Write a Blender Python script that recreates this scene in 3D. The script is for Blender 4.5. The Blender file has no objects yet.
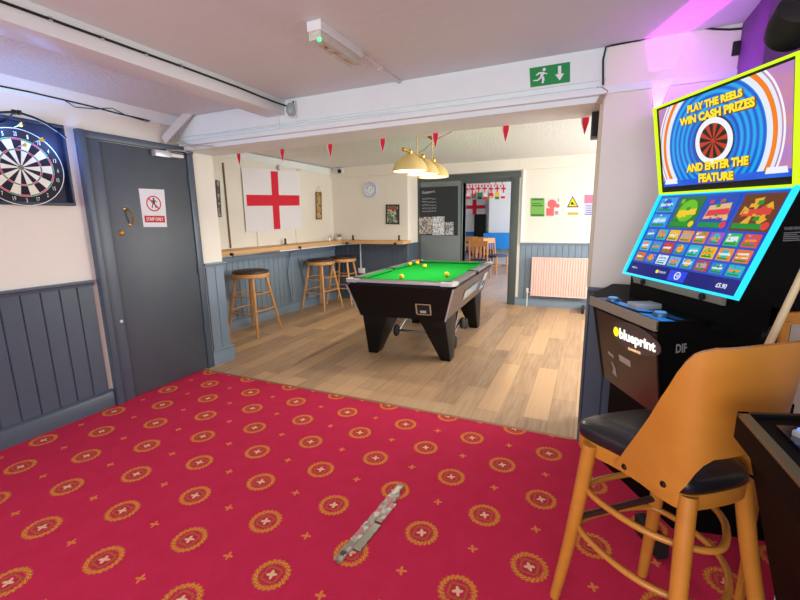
import bpy, bmesh, math, random
from mathutils import Vector, Matrix
from math import sin, cos, radians, pi, atan2, sqrt
random.seed(7)
S = bpy.context.scene
COL = S.collection

# ------------------------------------------------------------------ camera
CAM_H = 1.35
F_PX = 411.56
YAW, PITCH, ROLL = radians(24.443), radians(10.955), radians(.809)
_f = Vector((-sin(YAW)*cos(PITCH), cos(YAW)*cos(PITCH), -sin(PITCH)))
_r = Vector((cos(YAW), sin(YAW), 0))
_d = _f.cross(_r)
CR = _r*cos(ROLL) + _d*sin(ROLL)
CD = _d*cos(ROLL) - _r*sin(ROLL)
CF = _f
cam = bpy.data.cameras.new('camera')
cam.lens = 36*F_PX/800; cam.sensor_width = 36; cam.clip_start = .02; cam.clip_end = 100
camo = bpy.data.objects.new('camera', cam); COL.objects.link(camo)
camo.matrix_world = Matrix(((CR.x, -CD.x, -CF.x, 0), (CR.y, -CD.y, -CF.y, 0), (CR.z, -CD.z, -CF.z, CAM_H), (0, 0, 0, 1)))
S.camera = camo
CO = Vector((0, 0, CAM_H))

# ------------------------------------------------------------------ world, exposure, large lights
S.view_settings.view_transform = 'Standard'; S.view_settings.look = 'None'
S.view_settings.exposure = 0.0; S.view_settings.gamma = 1; S.view_settings.use_curve_mapping = False
w = bpy.data.worlds.new('world'); S.world = w; w.use_nodes = True
w.node_tree.nodes['Background'].inputs[0].default_value = (.88, .96, 1, 1)
w.node_tree.nodes['Background'].inputs[1].default_value = 1.0

def light(kind, name, loc, power, color=(1, 1, 1), target=None, **kw):
    l = bpy.data.lights.new(name, kind); l.energy = power; l.color = color
    for k, v in kw.items(): setattr(l, k, v)
    o = bpy.data.objects.new(name, l); COL.objects.link(o); o.location = loc
    if target is not None:
        o.rotation_euler = (Vector(target)-Vector(loc)).to_track_quat('-Z', 'Y').to_euler()
    return o
light('AREA', 'daylight_pool_room_window', (1.72, 4.9, 1.3), 116, (.98, .97, .97), (-2, 4.7, 1.15), shape='RECTANGLE', size=2.4, size_y=1.1)
light('AREA', 'front_room_fill', (-.6, -2.3, 1.15), 90, (.88, .97, 1), (-.8, 2, 1.55), shape='RECTANGLE', size=3.2, size_y=1.6)  # added fill behind the camera, tilted up to lift the front ceiling
light('AREA', 'far_room_fill', (1.3, 9.5, 1.6), 190, (.93, .96, 1), (-3, 10, 1.1), shape='RECTANGLE', size=3.5, size_y=1.4)  # area light added to brighten the far room, no window there

# ------------------------------------------------------------------ helpers: objects
def lin(c):
    def g(v):
        v /= 255.
        return v/12.92 if v <= .04045 else ((v+.055)/1.055)**2.4
    return (g(c[0]), g(c[1]), g(c[2]), 1)

def wmat(o):
    m = Matrix.Identity(4)
    while o is not None:
        m = o.matrix_basis @ m; o = o.parent
    return m
def ray(x, y): return CR*((x-400)/F_PX) + CD*((y-300)/F_PX) + CF
def onpl(x, y, ax, v):
    d = ray(x, y); return CO + d*((v-CO[ax])/d[ax])
def onpn(x, y, p, n):
    d = ray(x, y); n = Vector(n); return CO + d*((Vector(p)-CO).dot(n)/d.dot(n))

class B:
    def __init__(s): s.bm = bmesh.new(); s.uv = s.bm.loops.layers.uv.new('UVMap'); s.mi = 0
    def face(s, pts, uvs=None):
        vs = [s.bm.verts.new(p) for p in pts]
        f = s.bm.faces.new(vs); f.material_index = s.mi
        if uvs:
            for l, u in zip(f.loops, uvs): l[s.uv].uv = u
        return f
    def grid(s, rows, closed_u=False, closed_v=False, caps=False):
        V = [[s.bm.verts.new(p) for p in r] for r in rows]
        n = len(V); m = len(V[0])
        for i in range(n if closed_v else n-1):
            for j in range(m if closed_u else m-1):
                a, b = V[i][j], V[i][(j+1) % m]; c, d = V[(i+1) % n][(j+1) % m], V[(i+1) % n][j]
                try:
                    f = s.bm.faces.new((a, b, c, d)); f.material_index = s.mi
                except ValueError: pass
        if caps:
            for r in (V[0][::-1], V[-1]):
                try:
                    f = s.bm.faces.new(r); f.material_index = s.mi
                except ValueError: pass
        return V
    def hexa(s, p, bev=0):
        v = [s.bm.verts.new(q) for q in p]; fs = []
        for idx in ((0, 3, 2, 1), (4, 5, 6, 7), (0, 1, 5, 4), (1, 2, 6, 5), (2, 3, 7, 6), (3, 0, 4, 7)):
            f = s.bm.faces.new([v[i] for i in idx]); f.material_index = s.mi; fs.append(f)
        if bev:
            es = list({e for f in fs for e in f.edges})
            r = bmesh.ops.bevel(s.bm, geom=es, offset=bev, segments=2, affect='EDGES', profile=.6)
            for f in r['faces']: f.material_index = s.mi
        return s
    def box(s, x0, x1, y0, y1, z0, z1, bev=0):
        return s.hexa([(x0, y0, z0), (x1, y0, z0), (x1, y1, z0), (x0, y1, z0), (x0, y0, z1), (x1, y0, z1), (x1, y1, z1), (x0, y1, z1)], bev)
    def rbox(s, c, sz, rz=0, bev=0, rx=0, ry=0):
        M = Matrix.Translation(c) @ Matrix.Rotation(rz, 4, 'Z') @ Matrix.Rotation(ry, 4, 'Y') @ Matrix.Rotation(rx, 4, 'X')
        a, b, d = sz[0]/2, sz[1]/2, sz[2]/2
        return s.hexa([M @ Vector(q) for q in ((-a, -b, -d), (a, -b, -d), (a, b, -d), (-a, b, -d), (-a, -b, d), (a, -b, d), (a, b, d), (-a, b, d))], bev)
    def prism(s, poly, ext):
        ext = Vector(ext)
        lo = [s.bm.verts.new(p) for p in poly]; hi = [s.bm.verts.new(Vector(p)+ext) for p in poly]
        n = len(lo)
        for f in ([lo[::-1], hi] + [[lo[i], lo[(i+1) % n], hi[(i+1) % n], hi[i]] for i in range(n)]):
            q = s.bm.faces.new(f); q.material_index = s.mi
        return s
    def tube(s, pts, r, seg=8, closed=False, rr=None, flat=None):
        pts = [Vector(p) for p in pts]; n = len(pts); rows = []; prev = None
        for i, p in enumerate(pts):
            if closed: t = (pts[(i+1) % n]-pts[i-1])
            else: t = pts[min(i+1, n-1)]-pts[max(i-1, 0)]
            t.normalize()
            if prev is None:
                a = Vector((0, 0, 1)) if abs(t.z) < .9 else Vector((1, 0, 0))
                prev = (a - t*a.dot(t)).normalized()
            else: prev = (prev - t*prev.dot(t)).normalized()
            b = t.cross(prev); q = rr[i] if rr else r
            fl = flat or 1
            rows.append([p + prev*(q*cos(2*pi*k/seg)) + b*(q*fl*sin(2*pi*k/seg)) for k in range(seg)])
        s.grid(rows, closed_u=True, closed_v=closed, caps=not closed); return s
    def lathe(s, prof, o=(0, 0, 0), seg=24, M=None, caps=True):
        M = M or Matrix.Identity(4); o = Vector(o)
        rows = [[o + (M @ Vector((max(r, 1e-4)*cos(2*pi*k/seg), max(r, 1e-4)*sin(2*pi*k/seg), z))) for k in range(seg)] for r, z in prof]
        s.grid(rows, closed_u=True, caps=caps); return s
    def ball(s, c, r, seg=16, sz=1):
        return s.lathe([(r*sin(pi*i/10), -r*cos(pi*i/10)*sz) for i in range(11)], c, seg)

def obj(name, b, mat, parent=None, smooth=True, angle=40):
    me = bpy.data.meshes.new(name)
    bmesh.ops.recalc_face_normals(b.bm, faces=b.bm.faces)
    if parent is not None: b.bm.transform(wmat(parent).inverted())
    b.bm.to_mesh(me); b.bm.free()
    for m in (mat if isinstance(mat, (list, tuple)) else [mat]): me.materials.append(m)
    if smooth:
        me.shade_smooth(); me.set_sharp_from_angle(angle=radians(angle))
    o = bpy.data.objects.new(name, me); COL.objects.link(o); o.parent = parent
    return o
def tag(o, label, cat, group=None):
    o['label'] = label; o['category'] = cat
    if group: o['group'] = group
    return o
def thing(name, label, cat, loc=(0, 0, 0), rz=0, group=None):
    o = bpy.data.objects.new(name, None); COL.objects.link(o); o.empty_display_size = .1
    o.location = loc; o.rotation_euler = (0, 0, rz); return tag(o, label, cat, group)
def struct(name, b, mat, parent=None, label=None, **kw):
    o = obj(name, b, mat, parent, **kw)
    if parent is None: o['kind'] = 'structure'
    if label: o['label'] = label
    return o
def dup(root, loc, rz, label=None, group=None):
    r = root.copy(); COL.objects.link(r); r.location = loc; r.rotation_euler = (0, 0, rz)
    if label: r['label'] = label
    if group: r['group'] = group
    for ch in list(root.children):
        c = ch.copy(); COL.objects.link(c); c.parent = r
        for g in list(ch.children):
            d = g.copy(); COL.objects.link(d); d.parent = c
    return r

# flat regions given by four corners (bottom left, bottom right, top right, top left)
class Patch:
    def __init__(s, bl, br, tr, tl):
        s.c = [Vector(p) for p in (bl, br, tr, tl)]
        s.n = (s.c[1]-s.c[0]).cross(s.c[3]-s.c[0]).normalized()
        s.w = (s.c[1]-s.c[0]).length; s.h = (s.c[3]-s.c[0]).length
    def P(s, u, v, c=0):
        a, b, d, e = s.c
        return a*(1-u)*(1-v) + b*u*(1-v) + d*u*v + e*(1-u)*v + s.n*c
def rect(o, r, u, w_, h_):     # o = lower-left corner, r / u = unit directions
    o, r, u = Vector(o), Vector(r).normalized(), Vector(u).normalized()
    return Patch(o, o+r*w_, o+r*w_+u*h_, o+u*h_)
def pbox(b, p, u0, v0, u1, v1, c0=0, c1=.002):
    P = p.P
    b.hexa([P(u0, v0, c0), P(u1, v0, c0), P(u1, v1, c0), P(u0, v1, c0), P(u0, v0, c1), P(u1, v0, c1), P(u1, v1, c1), P(u0, v1, c1)])
def pquad(b, p, u0, v0, u1, v1, c=.002):
    b.face([p.P(u0, v0, c), p.P(u1, v0, c), p.P(u1, v1, c), p.P(u0, v1, c)], [(u0, v0), (u1, v0), (u1, v1), (u0, v1)])
def ppoly(b, p, pts, c=.002, c1=None):
    if c1 is None: b.face([p.P(u, v, c) for u, v in pts])
    else: b.prism([p.P(u, v, c) for u, v in pts], p.n*(c1-c))
def pdisc(b, p, u, v, r, c=.002, r0=0, seg=24, a0=0, a1=2*pi, ru=None):
    """disc, ring or sector of radius r metres"""
    ru, rv = r/p.w, r/p.h
    k0 = r0/r
    A = [a0+(a1-a0)*i/seg for i in range(seg+1)]
    full = abs(a1-a0-2*pi) < 1e-6
    if r0 == 0:
        pts = [(u+ru*cos(a), v+rv*sin(a)) for a in (A[:-1] if full else A)]
        if not full: pts.append((u, v))
        ppoly(b, p, pts, c)
    else:
        for i in range(seg):
            q = [(A[i], 1), (A[i+1], 1), (A[i+1], k0), (A[i], k0)]
            ppoly(b, p, [(u+ru*k*cos(a), v+rv*k*sin(a)) for a, k in q], c)
_tc = {}
def text_polys(s, bold=0):
    cu = bpy.data.curves.new('t', 'FONT'); cu.body = s; cu.size = 1; cu.offset = bold; cu.resolution_u = 3
    o = bpy.data.objects.new('t', cu); COL.objects.link(o)
    dg = bpy.context.evaluated_depsgraph_get(); me = bpy.data.meshes.new_from_object(o.evaluated_get(dg))
    vs = [v.co.copy() for v in me.vertices]; fs = [list(f.vertices) for f in me.polygons]
    bpy.data.objects.remove(o); bpy.data.curves.remove(cu); bpy.data.meshes.remove(me)
    x0, x1 = min(v.x for v in vs), max(v.x for v in vs); y0, y1 = min(v.y for v in vs), max(v.y for v in vs)
    return [((v.x-x0)/(x1-x0), (v.y-y0)/(y1-y0)) for v in vs], fs
def ptext(b, p, s, u0, v0, u1, v1, c=.003, bold=.02, skew=0):
    if (s, bold) not in _tc: _tc[(s, bold)] = text_polys(s, bold)
    vs, fs = _tc[(s, bold)]
    V = [b.bm.verts.new(p.P(u0+(u1-u0)*x, v0+(v1-v0)*y+skew*(x-.5), c)) for x, y in vs]
    for f in fs:
        try:
            q = b.bm.faces.new([V[i] for i in f]); q.material_index = b.mi
        except ValueError: pass

# ------------------------------------------------------------------ helpers: materials
class NT:
    def __init__(s, name):
        s.m = bpy.data.materials.new(name); s.m.use_nodes = True; s.t = s.m.node_tree
        s.b = s.t.nodes['Principled BSDF']
    def node(s, typ, **kw):
        n = s.t.nodes.new(typ)
        for k, v in kw.items():
            if k.startswith('i_'):
                k = k[2:]; n.inputs[int(k) if k.isdigit() else k.replace('_', ' ')].default_value = v
            else: setattr(n, k, v)
        return n
    def link(s, a, b): s.t.links.new(a, b)
    def math(s, op, a, b=None, c=None):
        n = s.t.nodes.new('ShaderNodeMath'); n.operation = op
        for i, v in enumerate((a, b, c)):
            if v is None: continue
            if isinstance(v, (int, float)): n.inputs[i].default_value = v
            else: s.link(v, n.inputs[i])
        return n.outputs[0]
    def mix(s, f, a, b):
        n = s.t.nodes.new('ShaderNodeMix'); n.data_type = 'RGBA'
        for k, v in ((0, f), (6, a), (7, b)):
            if isinstance(v, (int, float, tuple)): n.inputs[k].default_value = v
            else: s.link(v, n.inputs[k])
        return n.outputs[2]
    def coord(s, which='Object'):
        return s.node('ShaderNodeTexCoord').outputs[which]
    def xyz(s, v=None):
        n = s.node('ShaderNodeSeparateXYZ'); s.link(v or s.coord(), n.inputs[0]); return n.outputs
    def noise(s, scale, detail=3, vec=None, rough=.5):
        n = s.node('ShaderNodeTexNoise', i_Scale=scale, i_Detail=detail, i_Roughness=rough)
        s.link(vec or s.coord(), n.inputs['Vector']); return n.outputs['Fac']
    def bump(s, h, strength=.3, dist=.01):
        n = s.node('ShaderNodeBump', i_Strength=strength, i_Distance=dist); s.link(h, n.inputs['Height']); s.link(n.outputs[0], s.b.inputs['Normal'])
def mat(name, rgb, rough=.5, metal=0, var=0, vscale=6, bump=0, bscale=60, coat=0, emit=None, estr=0, trans=0, alpha=1, spec=None):
    n = NT(name); c = lin(rgb); b = n.b
    b.inputs['Base Color'].default_value = c; b.inputs['Roughness'].default_value = rough; b.inputs['Metallic'].default_value = metal
    if coat: b.inputs['Coat Weight'].default_value = coat; b.inputs['Coat Roughness'].default_value = .15
    if spec is not None: b.inputs['Specular IOR Level'].default_value = spec
    if trans: b.inputs['Transmission Weight'].default_value = trans
    if alpha < 1: b.inputs['Alpha'].default_value = alpha
    if emit: b.inputs['Emission Color'].default_value = lin(emit); b.inputs['Emission Strength'].default_value = estr
    if var:
        f = n.noise(vscale, 4)
        d = tuple(x*(1-var) for x in c[:3])+(1,); e = tuple(min(1, x*(1+var)) for x in c[:3])+(1,)
        n.link(n.mix(f, d, e), b.inputs['Base Color'])
    if bump: n.bump(n.noise(bscale, 4), bump, .01)
    return n.m
def woodmat(name, rgb, dark, axis=2, scale=1.0, rough=.4, coat=0):
    n = NT(name); mp = n.node('ShaderNodeMapping'); sc = [14*scale]*3; sc[axis] = 1.2*scale
    mp.inputs['Scale'].default_value = sc; n.link(n.coord(), mp.inputs[0])
    f = n.noise(2.0, 5, mp.outputs[0], .6); g = n.math('SMOOTH_MIN', n.math('MULTIPLY', f, 1.0), 1.0, .1)
    n.link(n.mix(g, lin(dark), lin(rgb)), n.b.inputs['Base Color']); n.b.inputs['Roughness'].default_value = rough
    if coat: n.b.inputs['Coat Weight'].default_value = coat
    return n.m

cream = mat('cream_paint', (234, 228, 216), .55, var=.05, vscale=2, bump=.12, bscale=35)
cream2 = mat('warm_cream_paint', (234, 226, 212), .55, var=.05, vscale=2, bump=.08, bscale=35)
whitep = mat('white_gloss_paint', (232, 239, 240), .4, var=.04, vscale=5, bump=.1, bscale=30)
ceil_m = mat('ceiling_paint', (224, 233, 233), .6, var=.05, vscale=1.5, bump=.25, bscale=14)
stip = mat('stippled_ceiling_paint', (226, 228, 226), .6, var=.07, vscale=30, bump=.8, bscale=45)
grey = mat('slate_grey_gloss_paint', (74, 86, 100), .38, var=.08, vscale=5, bump=.06, bscale=25)
grey2 = mat('blue_grey_paint', (122, 140, 156), .4, var=.08, vscale=5, bump=.06, bscale=25)
doorm = mat('door_grey_paint', (70, 78, 87), .42, var=.10, vscale=4, bump=.08, bscale=18)
doorg = mat('panel_grey_paint', (112, 120, 122), .45, var=.06, vscale=5)
black = mat('black_plastic', (14, 14, 17), .35)
blackm = mat('matt_black', (18, 18, 20), .7)
leather = mat('black_leather', (28, 26, 32), .33, bump=.15, bscale=160, coat=.2)
brownl = mat('dark_brown_leather', (62, 47, 42), .4, bump=.1, bscale=120)
chrome = mat('chrome', (205, 205, 208), .22, 1)
silver = mat('satin_silver', (196, 195, 198), .35, .4)
brass = mat('brass', (206, 166, 84), .28, 1)
steel = mat('dull_steel_trim', (156, 148, 130), .45, .2)
beech = woodmat('beech', (214, 160, 96), (190, 130, 70), 2, 1, .38)
beech2 = woodmat('golden_bent_ply', (206, 138, 54), (182, 112, 36), 0, .5, .36, .2)
pine = woodmat('pine_board', (222, 178, 118), (190, 138, 80), 1, .8, .5)
green_cloth = mat('green_baize', (14, 140, 46), .95, var=.05, vscale=90, spec=.1)
cushion_m = mat('green_cushion_cloth', (20, 128, 50), .95, spec=.1)
white_pl = mat('white_plastic', (228, 228, 228), .4)
paper = mat('white_paper', (236, 236, 240), .7)
red = mat('red_cloth', (220, 26, 52), .8, bump=.1, bscale=60)
redp = mat('red_print', (205, 36, 40), .7)
white_cloth = mat('white_cloth', (234, 230, 232), .85, bump=.2, bscale=12)
yellow = mat('yellow_ball', (242, 178, 24), .15, coat=.5)
redball = mat('red_ball', (190, 60, 20), .15, coat=.5)
blackp = mat('black_print', (24, 24, 24), .7)
textm = mat('light_grey_print', (200, 200, 205), .7)
def emis(name, rgb, s=1.0):
    n = NT(name); n.b.inputs['Base Color'].default_value = (0, 0, 0, 1); n.b.inputs['Emission Color'].default_value = lin(rgb)
    n.b.inputs['Emission Strength'].default_value = s; n.b.inputs['Roughness'].default_value = .25; return n.m

# carpet: red with wreath medallions on a staggered lattice
def carpet_mat():
    n = NT('red_medallion_carpet'); X, Y, Z = n.xyz()
    nz = n.noise(240, 2); wob = n.math('MULTIPLY', n.math('SUBTRACT', n.noise(120, 2), .5), .012)
    px, py = .455, .435
    def cell(ox, oy):
        u = n.math('DIVIDE', n.math('SUBTRACT', X, -1.49+ox), px); v = n.math('DIVIDE', n.math('SUBTRACT', Y, 1.035+oy), py)
        du = n.math('MULTIPLY', n.math('SUBTRACT', u, n.math('ROUND', u)), px); dv = n.math('MULTIPLY', n.math('SUBTRACT', v, n.math('ROUND', v)), py)
        r = n.math('SQRT', n.math('ADD', n.math('MULTIPLY', du, du), n.math('MULTIPLY', dv, dv)))
        return n.math('ADD', r, wob), n.math('ARCTAN2', dv, du)
    def AND(a, b): return n.math('MULTIPLY', a, b)
    def medal(ox, oy):
        r, t = cell(ox, oy); r = n.math('MULTIPLY', r, 1.1)
        sw = n.math('MULTIPLY', n.math('SINE', n.math('ADD', n.math('MULTIPLY', t, 22), n.math('MULTIPLY', r, 260))), .0045)
        r1 = n.math('ADD', r, sw)
        wreath = AND(n.math('GREATER_THAN', r1, .056), n.math('LESS_THAN', r1, .079))
        gaps = n.math('GREATER_THAN', n.math('SINE', n.math('ADD', n.math('MULTIPLY', t, 22), n.math('MULTIPLY', r, 420))), -.72)
        wreath = AND(wreath, gaps)
        sq = n.math('ADD', r, n.math('MULTIPLY', n.math('COSINE', n.math('MULTIPLY', t, 4)), .004))
        ring2 = AND(n.math('GREATER_THAN', sq, .033), n.math('LESS_THAN', sq, .043))
        fl = n.math('LESS_THAN', n.math('ADD', r, n.math('MULTIPLY', n.math('COSINE', n.math('MULTIPLY', n.math('ADD', t, .4), 4)), .007)), .017)
        return wreath, ring2, fl
    def small(ox, oy):
        r, t = cell(ox, oy); r = n.math('MULTIPLY', r, 1.15)
        return n.math('LESS_THAN', n.math('ADD', r, n.math('MULTIPLY', n.math('COSINE', n.math('MULTIPLY', n.math('ADD', t, .5), 4)), .008)), .0165)
    a, b = medal(0, 0), medal(px/2, py/2)
    W, R2, FL = [n.math('MAXIMUM', p, q) for p, q in zip(a, b)]
    SM = n.math('MAXIMUM', small(px/2, 0), small(0, py/2))
    base = n.mix(n.noise(9, 3), lin((200, 36, 72)), lin((216, 50, 90)))
    base = n.mix(n.math('MULTIPLY', nz, .5), base, lin((150, 24, 52)))
    c = n.mix(n.math('MULTIPLY', W, .92), base, lin((216, 150, 40)))
    c = n.mix(n.math('MULTIPLY', R2, .8), c, lin((170, 104, 30)))
    c = n.mix(n.math('MULTIPLY', FL, .9), c, lin((226, 196, 150)))
    c = n.mix(n.math('MULTIPLY', SM, .8), c, lin((226, 138, 66)))
    n.link(c, n.b.inputs['Base Color']); n.b.inputs['Roughness'].default_value = .95; n.b.inputs['Specular IOR Level'].default_value = .15
    n.bump(nz, .5, .004); return n.m
def plank_mat(name, c1, c2, c3):
    n = NT(name); X, Y, Z = n.xyz(); cb = n.node('ShaderNodeCombineXYZ'); n.link(Y, cb.inputs[0]); n.link(X, cb.inputs[1])
    br = n.node('ShaderNodeTexBrick', offset=.37, offset_frequency=2, i_Scale=1)
    br.inputs['Mortar Size'].default_value = .0022; br.inputs['Brick Width'].default_value = 1.05; br.inputs['Row Height'].default_value = .165
    br.inputs['Color1'].default_value = (0, 0, 0, 1); br.inputs['Color2'].default_value = (1, 1, 1, 1); br.inputs['Mortar'].default_value = (.5, .5, .5, 1)
    br.inputs['Bias'].default_value = 0
    n.link(cb.outputs[0], br.inputs['Vector'])
    mp = n.node('ShaderNodeMapping'); mp.inputs['Scale'].default_value = (22, 1.6, 1); n.link(n.coord(), mp.inputs[0])
    g = n.noise(1.6, 5, mp.outputs[0], .6)
    sep = n.node('ShaderNodeSeparateColor'); n.link(br.outputs['Color'], sep.inputs[0])
    c = n.mix(sep.outputs[0], lin(c1), lin(c2)); g2 = n.math('MULTIPLY_ADD', g, 2.6, -.85); g2 = n.math('MINIMUM', n.math('MAXIMUM', g2, 0), 1); c = n.mix(n.math('MULTIPLY', g2, .6), c, lin(c3))
    c = n.mix(n.math('MULTIPLY', br.outputs['Fac'], .45), c, lin((110, 84, 62)))
    n.link(c, n.b.inputs['Base Color']); n.b.inputs['Roughness'].default_value = .4; n.b.inputs['Specular IOR Level'].default_value = .45
    n.bump(g, .05, .003); return n.m
carpet = carpet_mat()
planks = plank_mat('oak_vinyl_planks', (206, 162, 116), (146, 112, 84), (204, 176, 142))
planks_far = plank_mat('grey_oak_planks', (170, 150, 140), (150, 130, 122), (186, 170, 165))

# ------------------------------------------------------------------ structure
XL = -3.2; YB = 2.57; XF = -4.08; YC = 6.2; YK = 6.65; XR = -2.66; ZC = 2.22
b = B(); b.box(-4.3, 1.85, 2.55, 6.82, -.06, 0); struct('floor', b, planks, label='oak-look plank floor of the pool room')
b = B(); b.box(-6.6, 1.8, 6.82, 14, -.06, 0); struct('floor.001', b, planks_far)
b = B(); b.box(-3.4, 1.7, -2.5, 2.57, -.06, .004); struct('floor_carpet', b, carpet, label='red carpet with golden wreath medallions')
b = B(); b.box(-3.4, 1.7, -2.5, 2.6, ZC, ZC+.1); struct('ceiling', b, ceil_m)
b = B(); b.box(-3.2, -2.24, -2.5, 2.58, ZC-.006, ZC); struct('ceiling.001', b, stip)
b = B(); b.box(-4.3, 1.85, 2.6, 6.82, ZC+.01, ZC+.1); struct('ceiling.002', b, stip)
b = B(); b.box(-6.6, 1.8, 6.82, 14, 2.6, 2.7); struct('ceiling.003', b, white_pl)
b = B(); b.box(XL-.16, XL, -2.5, 2.91, 0, ZC); struct('wall_left', b, cream)
b = B(); b.box(-4.3, XL-.16, 2.71, 2.91, 0, ZC+.01); struct('wall_left_return', b, cream)
b = B(); b.box(XF-.15, XF, 2.91, 6.4, 0, ZC+.01); struct('wall_alcove', b, cream2)
b = B(); b.box(-4.3, XR, YC, 6.82, 0, ZC+.01); b.box(-4.08, XR, YC-.05, YC, 2.07, ZC+.01); struct('wall_clock_side', b, cream2)
OX0, OX1, OZ = -1.88, -1.12, 1.95
b = B(); b.box(XR, OX0, YK, YK+.17, 0, ZC+.01); b.box(OX1, 1.85, YK, YK+.17, 0, ZC+.01); b.box(OX0, OX1, YK, YK+.17, OZ, ZC+.01)
b.box(XR, 1.85, YK-.05, YK, 2.07, ZC+.01); struct('wall_back', b, cream)
b = B(); b.box(1.7, 1.85, 2.9, 3.6, 0, ZC); b.box(1.7, 1.85, 6.2, 6.82, 0, ZC); b.box(1.7, 1.85, 3.6, 6.2, 0, .85); b.box(1.7, 1.85, 3.6, 6.2, 2.05, ZC); struct('wall_right_pool_room', b, cream)
b = B(); b.box(.03, 1.7, YB, 2.92, 0, ZC); struct('wall_right_stub', b, cream)
b = B(); b.box(1.55, 1.7, -2.5, YB, 0, ZC); struct('wall_right', b, cream)
# far room shell
b = B(); b.box(-6.6, 1.8, 13.5, 13.65, 0, 2.6); struct('wall_far', b, white_pl)
b = B(); b.box(-6.75, -6.6, 6.8, 13.65, 0, 2.6); struct('wall_far_left', b, white_pl)
b = B(); b.box(-6.6, -4.2, 6.7, 6.82, 0, 2.6); struct('wall_far_near', b, white_pl)
b = B(); b.box(-2.75, -.9, 12.6, 13.5, 0, 2.6); struct('wall_far_pier', b, white_pl)
bluem = mat('bright_blue_paint', (30, 112, 190), .5)
b = B(); b.box(-6.6, -2.75, 13.46, 13.5, 0, .95); struct('trim_9', b, bluem)

# main beam with its ledge
b = B(); b.box(XL, 1.55, YB+.02, 2.93, 1.955, ZC+.02); b.box(XL, 1.55, YB+.008, YB+.02, 2.06, 2.2); b.box(XL, .6, YB+.012, YB+.02, 2.03, 2.045)
struct('trim_1', b, whitep, label='white painted ceiling beam across the opening')
b = B(); b.box(XL+.02, 1.55, YB-.015, YB+.02, 1.985, 2.02, .004); struct('trim_2', b, whitep)
# left ceiling beam
b = B(); b.box(-2.24, -2.07, -2.5, YB+.02, 2.115, ZC, .003); b.box(-2.25, -2.24, -2.5, YB+.02, 2.15, 2.17); struct('trim_3', b, whitep)
# brace plank in the left corner
p0, p1 = onpl(164, 141, 0, XL+.02), onpl(191, 111, 1, YB-.02); dd = (p1-p0).normalized(); up = dd.cross(Vector((.5, -1, 0)).normalized()).normalized(); sd_ = dd.cross(up).normalized()
b = B(); b.prism([p0-up*.028-sd_*.015, p0+up*.028-sd_*.015, p0+up*.028+sd_*.015, p0-up*.028+sd_*.015], p1-p0); struct('trim_4', b, mat('aged_white_board', (206, 204, 200), .5))
# coving above left wall
b = B(); b.prism([(XL, -2.5, 2.13), (XL+.02, -2.5, 2.14), (XL+.05, -2.5, ZC-.006), (XL, -2.5, ZC-.006)], (0, 5.085, 0)); struct('trim_5', b, whitep)
# pool room coving
b = B()
b.prism([(XF, 2.91, 2.13), (XF+.02, 2.91, 2.13), (XF+.07, 2.91, ZC), (XF, 2.91, ZC)], (0, 3.29, 0)); struct('trim_6', b, whitep)

def groove_panel(b, p0, p1, z0, z1, n, board=.085, t=.012):
    """tongue and groove boards standing along p0 -> p1 on the side of normal n"""
    p0, p1, n = Vector(p0), Vector(p1), Vector(n); L = (p1-p0).length; d = (p1-p0)/L; k = max(1, round(L/board)); g = .006
    prof = []
    for i in range(k):
        a, c = L*i/k, L*(i+1)/k
        prof += [p0+d*a+n*(t*.25), p0+d*(a+g)+n*t, p0+d*(c-g)+n*t, p0+d*c+n*(t*.25)]
    prof = [p0] + prof + [p1]
    lo = [Vector((p.x, p.y, z0)) for p in prof]; b.grid([lo, [Vector((p.x, p.y, z1)) for p in prof]])
    V = [Vector((p.x, p.y, z1)) for p in (prof[0], prof[-1], prof[-2], prof[1])]
    b.face(V)
def strip(b, p0, p1, n, prof):
    """moulding: prof = [(out, z)...] swept from p0 to p1"""
    p0, p1, n = Vector(p0), Vector(p1), Vector(n)
    b.prism([p0+n*o+Vector((0, 0, z)) for o, z in prof], p1-p0)
base_prof = lambda h: [(0, 0), (.024, 0), (.024, h-.03), (.016, h-.012), (.03, h-.01), (.03, h), (.012, h+.006), (0, h+.006)]
cap_prof = lambda z: [(0, z-.04), (.018, z-.04), (.022, z-.02), (.038, z-.014), (.038, z), (0, z)]
X1 = Vector((1, 0, 0)); Y_1 = Vector((0, -1, 0))
b = B(); groove_panel(b, (XL, -2.5, 0), (XL, 1.74, 0), .1, .93, X1, .105); struct('trim_7', b, grey, label='slate grey tongue and groove panelling')
b = B(); strip(b, (XL, -2.5, 0), (XL, 1.74, 0), X1, cap_prof(.965)); struct('trim_7_rail', b, grey)
b = B(); strip(b, (XL, -2.5, .004), (XL, 1.76, .004), X1, base_prof(.125)); struct('baseboard_left', b, grey)
# pillar beside the door
b = B(); groove_panel(b, (XL, 2.70, 0), (XL, 2.91, 0), .1, .95, X1, .09); struct('trim_8', b, grey2)
b = B(); strip(b, (XL, 2.68, 0), (XL, 2.93, 0), X1, cap_prof(.985)); struct('trim_8_rail', b, grey2)
b = B(); strip(b, (XL, 2.68, .0), (XL, 2.94, .0), X1, base_prof(.15)); struct('baseboard_pillar', b, grey2)
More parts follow.
